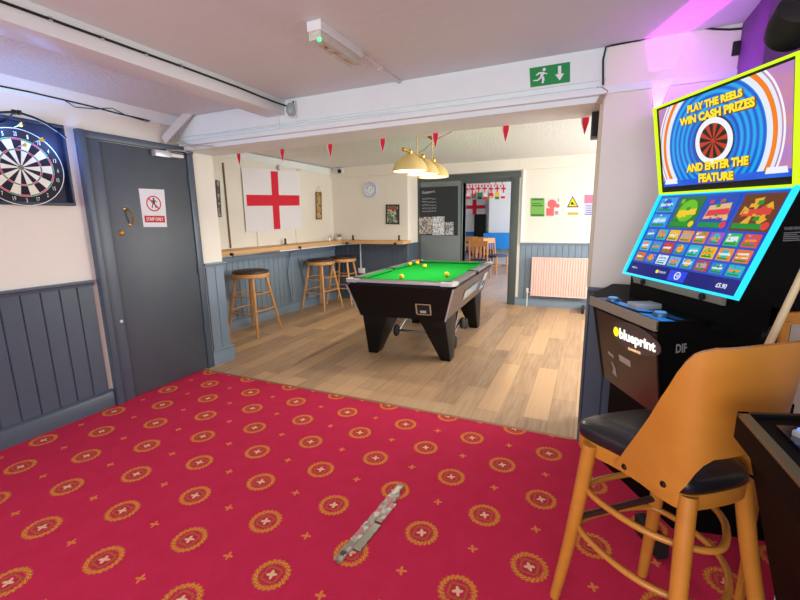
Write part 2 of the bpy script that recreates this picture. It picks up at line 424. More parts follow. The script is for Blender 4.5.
# alcove dado
b = B(); groove_panel(b, (XF, 2.91, 0), (XF, YC, 0), .08, .93, X1, .095); struct('trim_10', b, grey2)
b = B(); strip(b, (XF, 2.91, 0), (XF, YC, 0), X1, base_prof(.12)); struct('baseboard_alcove', b, grey2)
b = B(); b.box(XF, XF+.03, 3.0, 6.2, .86, .925, .004); struct('trim_10_rail', b, grey2)
b = B(); groove_panel(b, (XF, YC, 0), (XR, YC, 0), .08, .98, Y_1, .095); groove_panel(b, (XR, YC, 0), (XR, YK, 0), .08, .98, X1, .095); struct('trim_11', b, grey)
b = B(); strip(b, (XF, YC, 0), (XR+.02, YC, 0), Y_1, base_prof(.1)); strip(b, (XR, YC-.02, 0), (XR, YK, 0), X1, base_prof(.1)); struct('baseboard_clock_side', b, grey)
# right back dado
b = B(); groove_panel(b, (-.955, YK, 0), (1.7, YK, 0), .08, .95, Y_1, .09); struct('trim_12', b, grey2)
b = B(); strip(b, (-.955, YK, 0), (1.7, YK, 0), Y_1, cap_prof(.985)); struct('trim_12_rail', b, grey2)
b = B(); strip(b, (-1.0, YK, 0), (1.7, YK, 0), Y_1, base_prof(.12)); struct('baseboard_back', b, grey2)
# stub wall dado
b = B(); groove_panel(b, (.03, YB, 0), (.55, YB, 0), .1, .93, Y_1, .105); b.box(.018, .03, YB-.012, 2.93, .1, .93); struct('trim_13', b, grey)
b = B(); strip(b, (.018, YB, 0), (.55, YB, 0), Y_1, cap_prof(.96)); strip(b, (.018, YB, .004), (.55, YB, .004), Y_1, base_prof(.125)); struct('trim_13_rail', b, grey)
b = B(); b.box(.012, .03, YB+.01, 2.93, .96, 1.955, .003); struct('trim_14', b, mat('beige_post_paint', (206, 190, 164), .5))
# metal edging between carpet and planks
b = B(); b.prism([(XL, YB-.014, .0), (XL, YB-.008, .009), (XL, YB+.008, .009), (XL, YB+.014, 0)], (3.2, 0, 0)); struct('trim_15', b, mat('carpet_edge_strip', (160, 120, 84), .4, .4))
# wall seams on flag wall
yp = onpl(227, 206, 0, XF+.012).y; b = B(); b.tube([(XF+.012, yp, 1.04), (XF+.012, yp, 2.06)], .009, 8); struct('trim_16', b, mat('brown_wall_pipe', (120, 96, 70), .5))
for y in (4.35, 5.17):
    b = B(); b.box(XF, XF+.012, y-.02, y+.02, 1.03, 1.35 if y < 5 else 1.5, .003); struct('trim_17', b, cream2)
b = B(); b.box(-.955, -.93, YK-.03, YK, .985, 2.07, .004); struct('trim_18', b, whitep)
b = B(); b.box(-3.72, -3.70, YC-.053, YC-.05, 2.075, 2.22); b.box(-1.0, -.985, YK-.053, YK-.05, 2.075, 2.22); struct('trim_19', b, cream2)

# ------------------------------------------------------------------ left door
DY0, DY1, DZ = 1.915, 2.61, 1.93
b = B()
b.box(XL, XL+.05, 1.77, 1.815, 0.004, 1.985, .006); b.box(XL, XL+.028, 1.815, DY0-.004, .004, 1.965, .004)
b.box(XL, XL+.028, DY1+.004, 2.675, .004, 1.965, .004); b.box(XL, XL+.034, 1.80, 2.68, DZ+.006, 1.985, .004)
struct('trim_20', b, grey, label='slate grey painted door frame')
b = B(); b.box(XL, XL+.018, DY0, DY1, .01, DZ, .002); door = struct('door_1', b, doorm, label='flush grey painted staff door')
DX = XL+.018
b = B()
hy, hz = 2.055, 1.405
pts = [(DX+.012, hy-.02, hz+.055), (DX+.025, hy-.01, hz+.05), (DX+.038, hy+.002, hz+.022), (DX+.038, hy+.008, hz-.014), (DX+.022, hy+.006, hz-.044), (DX+.012, hy+.004, hz-.055)]
b.tube(pts, .008, 8, rr=[.009, .006, .007, .007, .006, .009])
Mx = Matrix.Rotation(pi/2, 4, 'Y')
b.lathe([(.013, 0), (.014, .004), (.007, .012), (0, .013)], (DX, hy-.02, hz+.058), 14, Mx); b.lathe([(.013, 0), (.014, .004), (.007, .012), (0, .013)], (DX, hy+.004, hz-.058), 14, Mx)
obj('door_handle', b, brass, door)
b = B(); b.lathe([(.02, 0), (.021, .004), (.014, .009), (.006, .01), (0, .006)], (DX, 1.985, 1.285), 18, Mx); obj('lock_escutcheon', b, brass, door)
b = B(); b.lathe([(.012, 0), (.012, .003), (0, .004)], (XL+.028, 1.885, .63), 14, Mx); obj('screw_cover', b, silver, door)
for z in (1.72, .95, .4):
    b = B(); b.tube([(DX+.008, DY1+.003, z-.04), (DX+.008, DY1+.003, z+.04)], .007, 8); obj('hinge', b, grey, door)
b = B(); b.box(DX, DX+.05, 2.3, 2.44, 1.875, 1.925, .006); cl = obj('door_closer', b, silver, door)
b = B(); b.tube([(DX+.045, 2.4, 1.93), (DX+.11, 2.5, 1.935), (DX+.03, 2.62, 1.94)], .007, 6); obj('closer_arm', b, chrome, cl)
b = B(); b.box(DX+.002, DX+.045, 2.44, 2.56, 1.885, 1.915, .01); obj('closer_cylinder', b, white_pl, cl)
# staff only notice
c = [onpl(x, y, 0, DX) for x, y in ((143.5, 227), (167, 227), (164, 189.5), (138.5, 188.5))]
pt = Patch(*c); t = thing('staff_notice', 'white paper notice with crossed-out walking figure and red STAFF ONLY bar on grey door', 'sign', c[0])
b = B(); pbox(b, pt, 0, 0, 1, 1, .0005, .0015); obj('paper_sheet', b, paper, t)
b = B(); pdisc(b, pt, .52, .62, pt.w*.30, .0022, pt.w*.255, 32)
a = pt.w*.27
ppoly(b, pt, [(.52-a*.72/pt.w-.015, .62+a*.72/pt.h-.012), (.52-a*.72/pt.w+.02, .62+a*.72/pt.h+.012), (.52+a*.72/pt.w+.02, .62-a*.72/pt.h+.012), (.52+a*.72/pt.w-.02, .62-a*.72/pt.h-.012)], .0025)
pquad(b, pt, .08, .12, .93, .30, .0022); obj('red_symbol', b, redp, t)
b = B(); pdisc(b, pt, .53, .745, pt.w*.04, .002)
ppoly(b, pt, [(.49, .71), (.57, .71), (.575, .62), (.62, .52), (.585, .505), (.54, .59), (.5, .6), (.45, .5), (.415, .51), (.47, .63)], .002)
ppoly(b, pt, [(.49, .71), (.43, .64), (.41, .66), (.48, .725)], .002); ppoly(b, pt, [(.57, .71), (.63, .65), (.65, .67), (.58, .725)], .002); obj('walking_figure', b, blackp, t)
b = B(); ptext(b, pt, 'STAFF ONLY', .15, .165, .86, .255, .003, .03); obj('lettering', b, paper, t)

# ------------------------------------------------------------------ dartboard
px0 = XL+.001
t = thing('dartboard_surround', 'black square backing box with raised rim around the dartboard', 'dartboard cabinet', (XL, 1.45, 1.48))
navy = mat('dark_navy_felt', (22, 30, 52), .6)
b = B(); b.box(px0, XL+.02, 1.18, 1.675, 1.49, 1.97); obj('back_panel', b, navy, t)
for i, (a0, a1, z0, z1) in enumerate(((1.165, 1.69, 1.475, 1.495), (1.165, 1.69, 1.965, 1.985), (1.675, 1.69, 1.495, 1.965), (1.165, 1.18, 1.495, 1.965))):
    b = B(); b.box(px0, XL+.055, a0, a1, z0, z1, .002); obj('rim', b, mat('black_frame', (30, 38, 58), .45) if i == 0 else bpy.data.materials['black_frame'], t)
DC = onpl(20.5, 167.5, 0, XL+.05); DR = .2255
t = thing('dartboard', 'round bristle dartboard with black, cream, red and green beds', 'dartboard', (XL+.02, DC.y, DC.z-DR))
pt = Patch((XL+.054, DC.y-.25, DC.z-.25), (XL+.054, DC.y+.25, DC.z-.25), (XL+.054, DC.y+.25, DC.z+.25), (XL+.054, DC.y-.25, DC.z+.25))
pt.n = Vector((1, 0, 0))
b = B(); b.lathe([(DR, 0), (DR, .028), (DR-.004, .033), (0, .033)], (XL+.0205, DC.y, DC.z), 48, Mx); obj('board_body', b, blackm, t)
dm = [mat('bed_black', (26, 24, 30), .9), mat('bed_cream', (236, 226, 196), .9), mat('bed_red', (214, 34, 52), .9), mat('bed_green', (24, 142, 82), .9)]
b = B()
for k in range(20):
    a0 = 2*pi*(k-.5)/20+pi/2; a1 = a0+2*pi/20; dark = k % 2 == 0
    for (r0, r1, mi) in ((.016, .099, 0 if dark else 1), (.099, .107, 2 if dark else 3), (.107, .162, 0 if dark else 1), (.162, .170, 2 if dark else 3)):
        b.mi = mi; pdisc(b, pt, .5, .5, r1, .0005, r0, 3, a0, a1)
b.mi = 3; pdisc(b, pt, .5, .5, .016, .001, .007, 20); b.mi = 2; pdisc(b, pt, .5, .5, .007, .001)
obj('scoring_face', b, dm, t, smooth=False)
b = B()
for r in (.0155, .0985, .1075, .1615, .1705): pdisc(b, pt, .5, .5, r+.0008, .0018, r-.0006, 48)
for k in range(20):
    a = 2*pi*(k-.5)/20; d = Vector((cos(a)/pt.w, sin(a)/pt.h)); q = Vector((-sin(a)/pt.w, cos(a)/pt.h))*.0006; o = Vector((.5, .5))
    ppoly(b, pt, [tuple(o+d*.016-q), tuple(o+d*.1705-q), tuple(o+d*.1705+q), tuple(o+d*.016+q)], .0018)
obj('wire_spider', b, silver, t)
b = B(); pdisc(b, pt, .5, .5, .2255, .002, .2215, 64); obj('number_ring', b, white_pl, t)
for k, s in enumerate('20 1 18 4 13 6 10 15 2 17 3 19 7 16 8 11 14 9 12 5'.split()):
    a = pi/2-2*pi*k/20; u, v = .5+.193*cos(a)/pt.w, .5+.193*sin(a)/pt.h; hw = .016*(1 if len(s) == 2 else .55)
    b = B(); ptext(b, pt, s, u-hw, v-.024, u+hw, v+.024, .002, .0); obj('number', b, white_pl, t)
for i, (x, y) in enumerate(((12, 128), (33, 142.5), (16, 147.5))):
    p = onpl(x, y, 0, XL+.056); dl = ['dart with yellow flight stuck near the top left of the dartboard', 'dart with yellow flight, right-hand one of the upper pair on the board', 'dart with yellow flight lowest of the three on the dartboard'][i]
    d = thing('dart', dl, 'dart', p, 0, 'darts in the dartboard')
    b = B(); b.tube([p, p+Vector((.03, 0, .002)), p+Vector((.032, 0, .002)), p+Vector((.08, 0, .006))], .002, 8, rr=[.0007, .001, .0035, .0035]); obj('barrel', b, silver, d)
    b = B(); q = p+Vector((.085, 0, .008))
    for e in (Vector((0, .012, 0)), Vector((0, 0, .012))): b.prism([q-e*.2-Vector((.01, 0, 0)), q+e+Vector((.01, 0, 0)), q+e+Vector((.03, 0, 0)), q-e+Vector((.03, 0, 0)), q-e+Vector((.01, 0, 0))], e.cross(Vector((1, 0, 0))).normalized()*.0008)
    obj('flight', b, mat('yellow_flight', (236, 190, 30), .5) if i == 0 else bpy.data.materials['yellow_flight'], d)
# lighting arch
t = thing('dartboard_light', 'black arched lamp bar curving over the dartboard', 'lamp', (XL, 1.5, 2.03))
arc = [onpl(x, y, 0, XL+.14) for x, y in ((-8, 114), (2, 112.5), (12, 112), (22, 113.5), (34, 117.5), (46, 123), (58, 131), (66, 138))]
b = B(); b.tube(arc, .007, 8); obj('arch_bar', b, black, t)
b = B(); q = onpl(14, 112, 0, XL+.14); b.tube([q, Vector((XL+.1, q.y-.01, q.z-.03)), Vector((XL, q.y-.02, q.z-.05))], .005, 8)
q2 = onpl(19, 112.5, 0, XL+.14); b.rbox(q2, (.02, .02, .025), 0, .003); b.rbox(q, (.02, .02, .025), 0, .003); obj('bracket', b, black, t)
ledm = emis('cold_white_led', (150, 190, 255), 1.6)
b = B(); b.tube([p+Vector((-.01, 0, -.003)) for p in arc[:-1]], .003, 6); obj('led_strip', b, ledm, t)
for k, (y, z, e) in enumerate(((1.36, 1.99, 4.0), (1.62, 1.93, 4.0))):
    light('POINT', 'dartboard_led_glow', (XL+.13, y, z-.08), e*.55, (.16, .36, 1), shadow_soft_size=.04)

# ------------------------------------------------------------------ cables, fittings in the front room
b = B(); pts = [onpl(x, y, 0, -2.064) for x, y in ((-60, -22), (0, 1), (50, 19), (100, 37), (150, 55), (200, 73), (240, 88), (262, 97), (275, 102))] + [Vector((-2.03, 2.555, 2.165)), Vector((-1.97, 2.56, 2.19))]
b.tube(pts, .006, 6); cb = obj('cable', b, black); tag(cb, 'black cable clipped along the side of the left ceiling beam', 'cable')
for x, y in ((50, 19), (102, 38), (146, 54), (181, 66)):
    b = B(); q = onpl(x, y, 0, -2.066); b.rbox(q, (.014, .014, .02), 0, .002); obj('clip', b, silver, cb)
b = B(); b.tube([onpl(x, y, 0, XL+.028) for x, y in ((-10, 84), (0, 86), (30, 92), (60, 99), (90, 106), (120, 114), (138, 118), (150, 121))], .005, 6)
b.tube([onpl(x, y, 0, XL+.03) for x, y in ((64, 100), (75, 107), (95, 109), (112, 108), (125, 115), (148, 122))], .003, 6)
tag(obj('cable', b, black), 'black cable along the top of the left wall above the door', 'cable')
b = B()
for k in range(5):
    y = 2.40+.03*k
    b.tube([(XL+.012, y, 2.17-.02*k), (XL+.02+.006*k, y+.02, 2.1), (XL+.025, y-.01, 2.03), (XL+.03+.01*k, y+.03, 1.995)], .003, 6)
b.tube([(XL+.06, 2.5, 2.0), (XL+.15, 2.535, 1.99), (XL+.22, 2.54, 1.975), (XL+.3, 2.55, 1.965), (XL+.42, 2.55, 1.955)], .004, 6)
b.tube([(XL+.06, 2.5, 2.01), (XL+.12, 2.53, 2.0), (XL+.18, 2.54, 1.965), (XL+.22, 2.55, 1.955)], .004, 6)
tag(obj('cable_bundle', b, mat('painted_over_cable', (190, 182, 160), .5)), 'tangle of cream painted cables in the corner above the staff door', 'cables')
b = B()
pts = []
for i in range(30):
    x = 205+i*6.6; y = 139-(x-200)*.127 + random.uniform(-.5, .5) - 3
    pts.append(onpl(x, y, 1, YB+.002))
b.tube(pts, .003, 6); b.tube([onpl(x, y, 1, YB+.002) for x, y in ((279, 129), (279, 119), (276, 116), (270, 116))], .0025, 6)
tag(obj('cable', b, whitep), 'thin white painted cable running along the main beam', 'cable')
b = B(); b.tube([onpl(x, y, 1, YB-.002) for x, y in ((603, 85), (603, 60), (606, 47), (614, 45), (640, 40), (670, 32), (700, 27.5), (715, 29), (730, 29.5), (742, 28.5))], .005, 6)
tag(obj('cable', b, black), 'black cable looping up and along the right part of the beam', 'cable')
b = B()
for k in range(4): b.tube([onpl(x+k*1.6, y, 1, YB-.004-.004*k) for x, y in ((597, 87), (603, 91), (600, 96), (596, 104))], .003, 6)
tag(obj('cable_bundle', b, mat('beige_cable', (170, 150, 120), .5)), 'short loose beige cables over the small black speaker', 'cables')
q = onpl(586, 100, 1, 2.86)
t = thing('wall_speaker', 'small black speaker hung below the beam at the right end of the opening', 'speaker', (-.02, 2.86, 1.8))
qa = onpl(592, 113, 1, 2.86); qb = onpl(603, 139, 1, 2.86)
b = B(); b.box(qa.x, qb.x-.01, 2.80, 2.88, qb.z, qa.z, .006); obj('speaker_box', b, black, t)
b = B(); b.box(qa.x+.008, qb.x-.018, 2.795, 2.80, qb.z+.01, qa.z-.01); obj('grille', b, blackm, t)
b = B(); b.tube([((qa.x+qb.x)/2, 2.86, qa.z), ((qa.x+qb.x)/2, 2.86, 1.955)], .006, 6); obj('bracket', b, chrome, t)

# emergency light
t = thing('emergency_light', 'white ceiling emergency light with prismatic diffuser and green lamp', 'emergency light', (-1.18, 1.83, ZC))
b = B(); b.box(-1.20, -1.125, 1.68, 2.05, 2.178, ZC-.0005, .003); obj('housing', b, white_pl, t)
n = NT('clear_prismatic'); n.b.inputs['Base Color'].default_value = lin((232, 232, 214)); n.b.inputs['Roughness'].default_value = .15; n.b.inputs['Transmission Weight'].default_value = .25
n.bump(n.noise(140, 2), .6, .01)
b = B(); b.box(-1.196, -1.13, 1.685, 2.045, 2.142, 2.178, .004); obj('diffuser', b, n.m, t)
b = B()
pt = Patch((-1.19, 1.71, 2.1415), (-1.19, 2.02, 2.1415), (-1.137, 2.02, 2.1415), (-1.137, 1.71, 2.1415)); pt.n = Vector((0, 0, -1))
for pol in ([(.1, .2), (.16, .2), (.3, .75), (.24, .75)], [(.24, .2), (.3, .2), (.16, .75), (.1, .75)], [(.36, .25), (.42, .2), (.5, .8), (.44, .85)], [(.44, .4), (.6, .3), (.62, .42), (.46, .52)], [(.7, .45), (.85, .45), (.85, .55), (.7, .55)], [(.83, .3), (.95, .5), (.83, .7)]): ppoly(b, pt, pol, .001)
obj('pictogram', b, mat('amber_film', (198, 172, 110), .5), t)
b = B(); b.ball((-1.142, 1.69, 2.142), .008, 12); obj('indicator_lamp', b, emis('green_led', (40, 255, 120), 5), t)
b = B(); b.box(-1.165, -1.145, 2.05, YB+.01, 2.205, ZC-.0005, .002); b.box(-1.17, -1.14, 2.3, 2.305, 2.2, ZC-.0005); tag(obj('conduit', b, white_pl), 'white plastic trunking from the emergency light to the beam', 'trunking')
# exit sign
c = [onpl(x, y, 1, YB+.008) for x, y in ((530.5, 87.5), (570, 82), (570, 62), (529.5, 68.5))]
pt = Patch(*c); pt.n = Vector((0, -1, 0))
t = thing('exit_sign', 'green emergency exit sign with running figure and down arrow on the white beam', 'sign', c[0])
b = B(); pbox(b, pt, 0, 0, 1, 1, .0003, .003); obj('sign_panel', b, mat('exit_green', (0, 140, 64), .4), t)
b = B()
pdisc(b, pt, .37, .82, pt.h*.085, .004, seg=12)
for pol in ([(.24, .72), (.36, .70), (.37, .62), (.32, .42), (.25, .42), (.28, .6)], [(.29, .46), (.36, .46), (.37, .3), (.34, .12), (.29, .12), (.31, .28)],
            [(.25, .46), (.29, .4), (.2, .27), (.08, .3), (.08, .36), (.19, .34)], [(.24, .72), (.27, .66), (.19, .56), (.14, .58)], [(.36, .70), (.35, .62), (.42, .56), (.46, .6), (.41, .62)]): ppoly(b, pt, pol, .004)
obj('running_figure', b, paper, t)
b = B(); ppoly(b, pt, [(.71, .88), (.79, .88), (.79, .47), (.86, .47), (.75, .14), (.64, .47), (.71, .47)], .004); obj('arrow', b, paper, t)
# jar style wall lamp on the beam
q = onpl(293.5, 110, 1, YB)
t = thing('glass_jar_light', 'small clear glass jar lamp with wire guard fixed on the beam', 'lamp', (q.x, YB, q.z-.05))
glass = mat('clear_glass', (225, 235, 235), .05, trans=1)
b = B(); b.lathe([(.0, -.045), (.022, -.042), (.034, -.02), (.031, .012), (.020, .03), (.018, .038)], (q.x, YB-.03, q.z), 18); obj('glass_jar', b, mat('smoky_glass', (196, 212, 212), .08, trans=.55), t)
b = B(); b.lathe([(.017, .03), (.017, .05), (.01, .058), (0, .058)], (q.x, YB-.03, q.z), 16); b.box(q.x-.025, q.x+.025, YB-.01, YB+.02, q.z-.055, q.z+.06, .004); obj('lamp_holder', b, white_pl, t)
b = B()
for s in (-1, 1): b.tube([(q.x+.03*s, YB-.006, q.z+.05), (q.x+.03*s, YB-.03, q.z+.0), (q.x+.025*s, YB-.03, q.z-.045), (q.x, YB-.03, q.z-.05)], .002, 6)
obj('wire_guard', b, silver, t)

# ------------------------------------------------------------------ bunting under the beam
t = thing('bunting', 'string of red and white pennants hung under the beam', 'bunting', (-1.5, 2.95, 1.99))
xs = [(238, 152), (281.5, 148), (329.5, 143), (382, 137), (435, 131), (505.5, 123), (585.5, 113)]
P = [onpl(x, y, 1, 2.95) for x, y in xs]
b = B(); b.tube([(XL+.02, 2.95, 2.02)] + [(p.x, 2.95, 2.0) for p in P] + [(.02, 2.95, 2.02)], .002, 6); obj('string', b, whitep, t)
for p in P:
    w_ = .054
    b = B(); b.prism([(p.x-w_/2, 2.951, 1.998), (p.x+w_/2, 2.951, 1.998), (p.x+w_*.42, 2.953, 1.93), (p.x+.002, 2.955, 1.855), (p.x-w_*.42, 2.953, 1.93)], (0, .001, 0)); f = obj('pennant', b, white_cloth, t)
    b = B(); b.prism([(p.x-w_*.28, 2.9495, 1.998), (p.x+w_*.5, 2.9495, 1.998), (p.x+w_*.42, 2.9505, 1.93), (p.x+.002, 2.9535, 1.858), (p.x-w_*.28, 2.9505, 1.93)], (0, .001, 0)); obj('red_panel', b, red, f)

# ------------------------------------------------------------------ flag wall
def cloth_patch(b, pt, u0, v0, u1, v1, c, amp, n=14, m=8):
    rows = []
    for j in range(m+1):
        v = v0+(v1-v0)*j/m
        rows.append([pt.P(u0+(u1-u0)*i/n, v, c+amp*(sin((u0+(u1-u0)*i/n)*19+v*3)+.6*sin(v*11+i*.3))) for i in range(n+1)])
    b.grid(rows)
c = [onpl(x, y, 0, XF+.012) for x, y in ((246, 232), (301.5, 229), (299.5, 171), (241, 167.5))]
pt = Patch(*c); pt.n = Vector((1, 0, 0))
t = thing('england_flag', 'white flag with red cross pinned to the wall above the shelf', 'flag', c[0])
b = B(); cloth_patch(b, pt, 0, 0, 1, 1, .004, .002, 24, 12); o = obj('white_field', b, white_cloth, t)
b = B(); cloth_patch(b, pt, .04, .41, .97, .585, .0065, .002, 24, 4); cloth_patch(b, pt, .455, .02, .575, .97, .0066, .002, 5, 14); obj('red_cross', b, red, t)
# hanging plaque and the narrow picture, cream disc
def framed(name, label, cat, pxs, ax, val, nrm, frame_m, art, fw=.1, th=.012):
    c = [onpl(x, y, ax, val) for x, y in pxs]; pt = Patch(*c); pt.n = Vector(nrm)
    t = thing(name, label, cat, c[0])
    b = B()
    for u0, v0, u1, v1 in ((0, 0, 1, fw*pt.w/pt.h), (0, 1-fw*pt.w/pt.h, 1, 1), (0, 0, fw, 1), (1-fw, 0, 1, 1)): pbox(b, pt, u0, v0, u1, v1, 0.0005, th)
    obj('frame', b, frame_m, t)
    b = B(); pbox(b, pt, fw*.5, fw*.5*pt.w/pt.h, 1-fw*.5, 1-fw*.5*pt.w/pt.h, .0005, th*.5); obj('picture', b, art, t)
    return t, pt
def blotch(name, cols, scale=18):
    n = NT(name); f = n.node('ShaderNodeTexVoronoi', i_Scale=scale); n.link(n.coord(), f.inputs['Vector'])
    s = n.node('ShaderNodeSeparateColor'); n.link(f.outputs['Color'], s.inputs[0]); r = n.node('ShaderNodeValToRGB'); e = r.color_ramp; e.interpolation = 'CONSTANT'
    e.elements[0].color = lin(cols[0]); e.elements[1].position = .999; e.elements[1].color = lin(cols[-1])
    for i, c in enumerate(cols[1:]): q = e.elements.new((i+1)/len(cols)); q.color = lin(c)
    n.link(s.outputs[0], r.inputs[0]); n.link(r.outputs[0], n.b.inputs['Base Color']); n.b.inputs['Roughness'].default_value = .5; return n.m
darkfr = mat('dark_picture_frame', (54, 50, 48), .5)
t, pt = framed('hanging_plaque', 'narrow brown carved plaque hanging right of the flag', 'plaque', ((316, 219.5), (321.5, 219.5), (321, 192), (315.5, 192)), 0, XF+.008, (1, 0, 0), mat('brown_plaque', (140, 112, 74), .6), blotch('plaque_relief', [(176, 146, 96), (110, 84, 56), (200, 172, 120)], 30), .14)
b = B(); b.tube([pt.P(.1, 1, .006), pt.P(.5, 1.22, .003), pt.P(.9, 1, .006)], .0015, 6); obj('cord', b, darkfr, t)
framed('narrow_picture', 'thin dark framed picture beside the pillar, left of the flag', 'picture', ((217.5, 217), (221, 217), (219, 181), (215.5, 180)), 0, XF+.008, (1, 0, 0), darkfr, blotch('faded_photo', [(120, 110, 100), (176, 160, 140), (80, 74, 70)], 22), .15)
q = onpl(298.5, 169, 0, XF+.01); b = B(); b.lathe([(.04, 0), (.04, .02), (.03, .028), (0, .03)], (XF, q.y, q.z), 20, Mx); tag(obj('smoke_alarm', b, mat('aged_cream_plastic', (222, 206, 160), .5)), 'round cream disc fitting high on the wall right of the flag', 'alarm')
b = B(); q = onpl(277.5, 167, 0, XF+.01); b.box(XF, XF+.03, q.y-.02, q.y+.02, q.z-.05, q.z+.05, .004); tag(obj('wall_sensor', b, mat('grey_plastic', (170, 170, 172), .5)), 'small grey box sensor above the flag near the coving', 'sensor')
q = onpl(341, 171.5, 1, YC-.05); t = thing('dome_camera', 'white dome camera with black eye in the corner under the ceiling', 'camera', (q.x, YC-.05, q.z-.04))
b = B(); b.box(q.x-.1, q.x+.06, YC-.09, YC-.05, q.z-.035, q.z+.05, .006); obj('mount', b, white_pl, t)
b = B(); b.ball((q.x, YC-.10, q.z), .035, 16); obj('lens_dome', b, black, t)
# clock
q = onpl(371, 190, 1, YC); R_ = .125; t = thing('wall_clock', 'round wall clock with pale rim on the cream back wall', 'clock', (q.x, YC, q.z-R_))
My = Matrix.Rotation(pi/2, 4, 'X')
b = B(); b.lathe([(R_, 0.0005), (R_, .02), (R_-.01, .028), (R_-.03, .02), (R_-.03, .012)], (q.x, YC, q.z), 40, My, caps=False); obj('rim', b, mat('pale_blue_grey_rim', (190, 198, 220), .4), t)
pt = rect((q.x-.1, YC-.012, q.z-.1), (1, 0, 0), (0, 0, 1), .2, .2)
b = B(); pdisc(b, pt, .5, .5, .098, .0, seg=32); obj('dial', b, mat('white_dial', (236, 238, 246), .5), t)
nav = mat('navy_numerals', (70, 76, 110), .5)
for k, s in enumerate('12 1 2 3 4 5 6 7 8 9 10 11'.split()):
    a = pi/2-2*pi*k/12; u, v = .5+.38*cos(a), .5+.38*sin(a); b = B(); ptext(b, pt, s, u-.035*len(s), v-.06, u+.035*len(s), v+.06, .002, .02); obj('numeral', b, nav, t)
b = B()
for a, l, w_ in ((radians(232), .22, .012), (radians(40), .33, .009)):
    d = Vector((cos(a), sin(a))); s = Vector((-d.y, d.x))*w_; o = Vector((.5, .5)); ppoly(b, pt, [tuple(o-d*.05-s), tuple(o+d*l-s), tuple(o+d*l+s), tuple(o-d*.05+s)], .004)
obj('hands', b, blackp, t)
t, pt = framed('framed_poster', 'small dark framed poster below and right of the clock', 'picture', ((386, 224), (399.5, 224.5), (399.5, 204.5), (386, 204.5)), 1, YC-.001, (0, -1, 0), darkfr, blotch('poster_art', [(70, 100, 80), (186, 190, 150), (120, 130, 110), (210, 205, 190), (60, 70, 60)], 34), .1)
b = B(); pbox(b, pt, .18, .74, .84, .88, .008, .0085); obj('title_strip', b, mat('rust_print', (170, 70, 44), .6), t)

# ------------------------------------------------------------------ drinks shelf (L shaped)
sh = thing('drinks_shelf', 'L-shaped pine drinks shelf running round the alcove walls', 'shelf', (XF, 4.6, .985))
XS, YS = -3.71, 5.86
b = B(); b.prism([(XF+.001, 3.33, .985), (XS, 3.33, .985), (XS, YS, .985), (-2.6, YS, .985), (-2.6, YC-.016, .985), (XF+.001, YC-.016, .985)], (0, 0, .045)); obj('shelf_board', b, pine, sh)
pq = onpl(361, 268, 1, YC-.03); b = B(); b.tube([(XS-.02, 4.35, .970), (XS-.02, YS, .970), (pq.x, YC-.03, .970), (pq.x, YC-.03, pq.z)], .011, 8); tag(obj('conduit', b, white_pl), 'white pipe fixed beneath the front edge of the shelf', 'pipe')
for i, (x, y) in enumerate(((231, 254.5), (299, 246.5), (347.5, 242.5), (395.5, 241))):
    q = onpl(x, y, 0, XS) if i < 2 else onpl(x, y, 1, YS)
    b = B()
    if i < 2: b.box(XS, XS+.03, q.y-.015, q.y+.015, .98, 1.01, .003); b.tube([(XS+.02, q.y, .985), (XS+.03, q.y, .96)], .006, 6)
    else: b.box(q.x-.018, q.x+.018, YS-.03, YS, .98, 1.01, .003); b.tube([(q.x, YS-.02, .985), (q.x, YS-.03, .96)], .006, 6)
    tag(obj('hook', b, blackm), ['black bag hook on the near end of the shelf edge', 'black bag hook on the shelf edge right of the flag', 'black bag hook on the shelf edge beside the corner', 'black bag hook on the shelf edge below the framed poster'][i], 'hook', 'hooks on the shelf edge')
for i, (x, y) in enumerate(((285.5, 240), (353, 236.5), (399, 236))):
    q = onpl(x, y+5, 0, XF+.06) if i == 0 else onpl(x, y+4, 1, YC-.08)
    q.z = 1.03; b = B(); b.box(q.x-.02, q.x+.02, q.y-.02, q.y+.02, 1.03, 1.04, .002); b.lathe([(.014, .01), (.014, .075), (.01, .085), (0, .086)], q, 12)
    tag(obj('bottle', b, blackm), ['small black bottle on the shelf below the flag', 'small black bottle on the shelf below the clock', 'small black bottle near the right end of the shelf'][i], 'bottle', 'small black bottles on the shelf')
q = onpl(338.5, 240, 1, YC-.13); q.x = max(q.x, XF+.1)
t = thing('potted_plant', 'small green plant in a white bowl at the shelf corner', 'plant', (q.x, q.y, 1.03))
b = B(); b.lathe([(.04, 0), (.06, .03), (.068, .055), (.06, .055), (.05, .045), (0, .045)], (q.x, q.y, 1.03), 20); obj('pot', b, white_pl, t)
b = B()
for k in range(46):
    a, r = random.uniform(0, 2*pi), random.uniform(.01, .055); p = Vector((q.x+r*cos(a), q.y+r*sin(a), 1.08+random.uniform(0, .05))); d = Vector((cos(a), sin(a), random.uniform(.1, 1))).normalized()*.028; s = d.cross(Vector((0, 0, 1))).normalized()*.01
    b.face([p, p+d*.5+s, p+d, p+d*.5-s])
obj('foliage', b, mat('leaf_green', (96, 120, 92), .6), t)
b = B(); p = Vector((q.x-.12, q.y-.02, 1.03)); b.lathe([(.032, 0), (.034, .06), (.03, .075), (.02, .08), (0, .08)], p, 16); tag(obj('candle_jar', b, mat('ivory_jar', (224, 220, 206), .4)), 'ivory jar beside the potted plant on the shelf', 'jar')
b = B(); p = Vector((XF+.12, YC-.32, 1.03)); b.lathe([(.014, 0), (.014, .06), (.008, .075), (0, .076)], p, 12); tag(obj('salt_shaker', b, chrome), 'small grey shaker left of the ivory jar on the shelf', 'shaker')
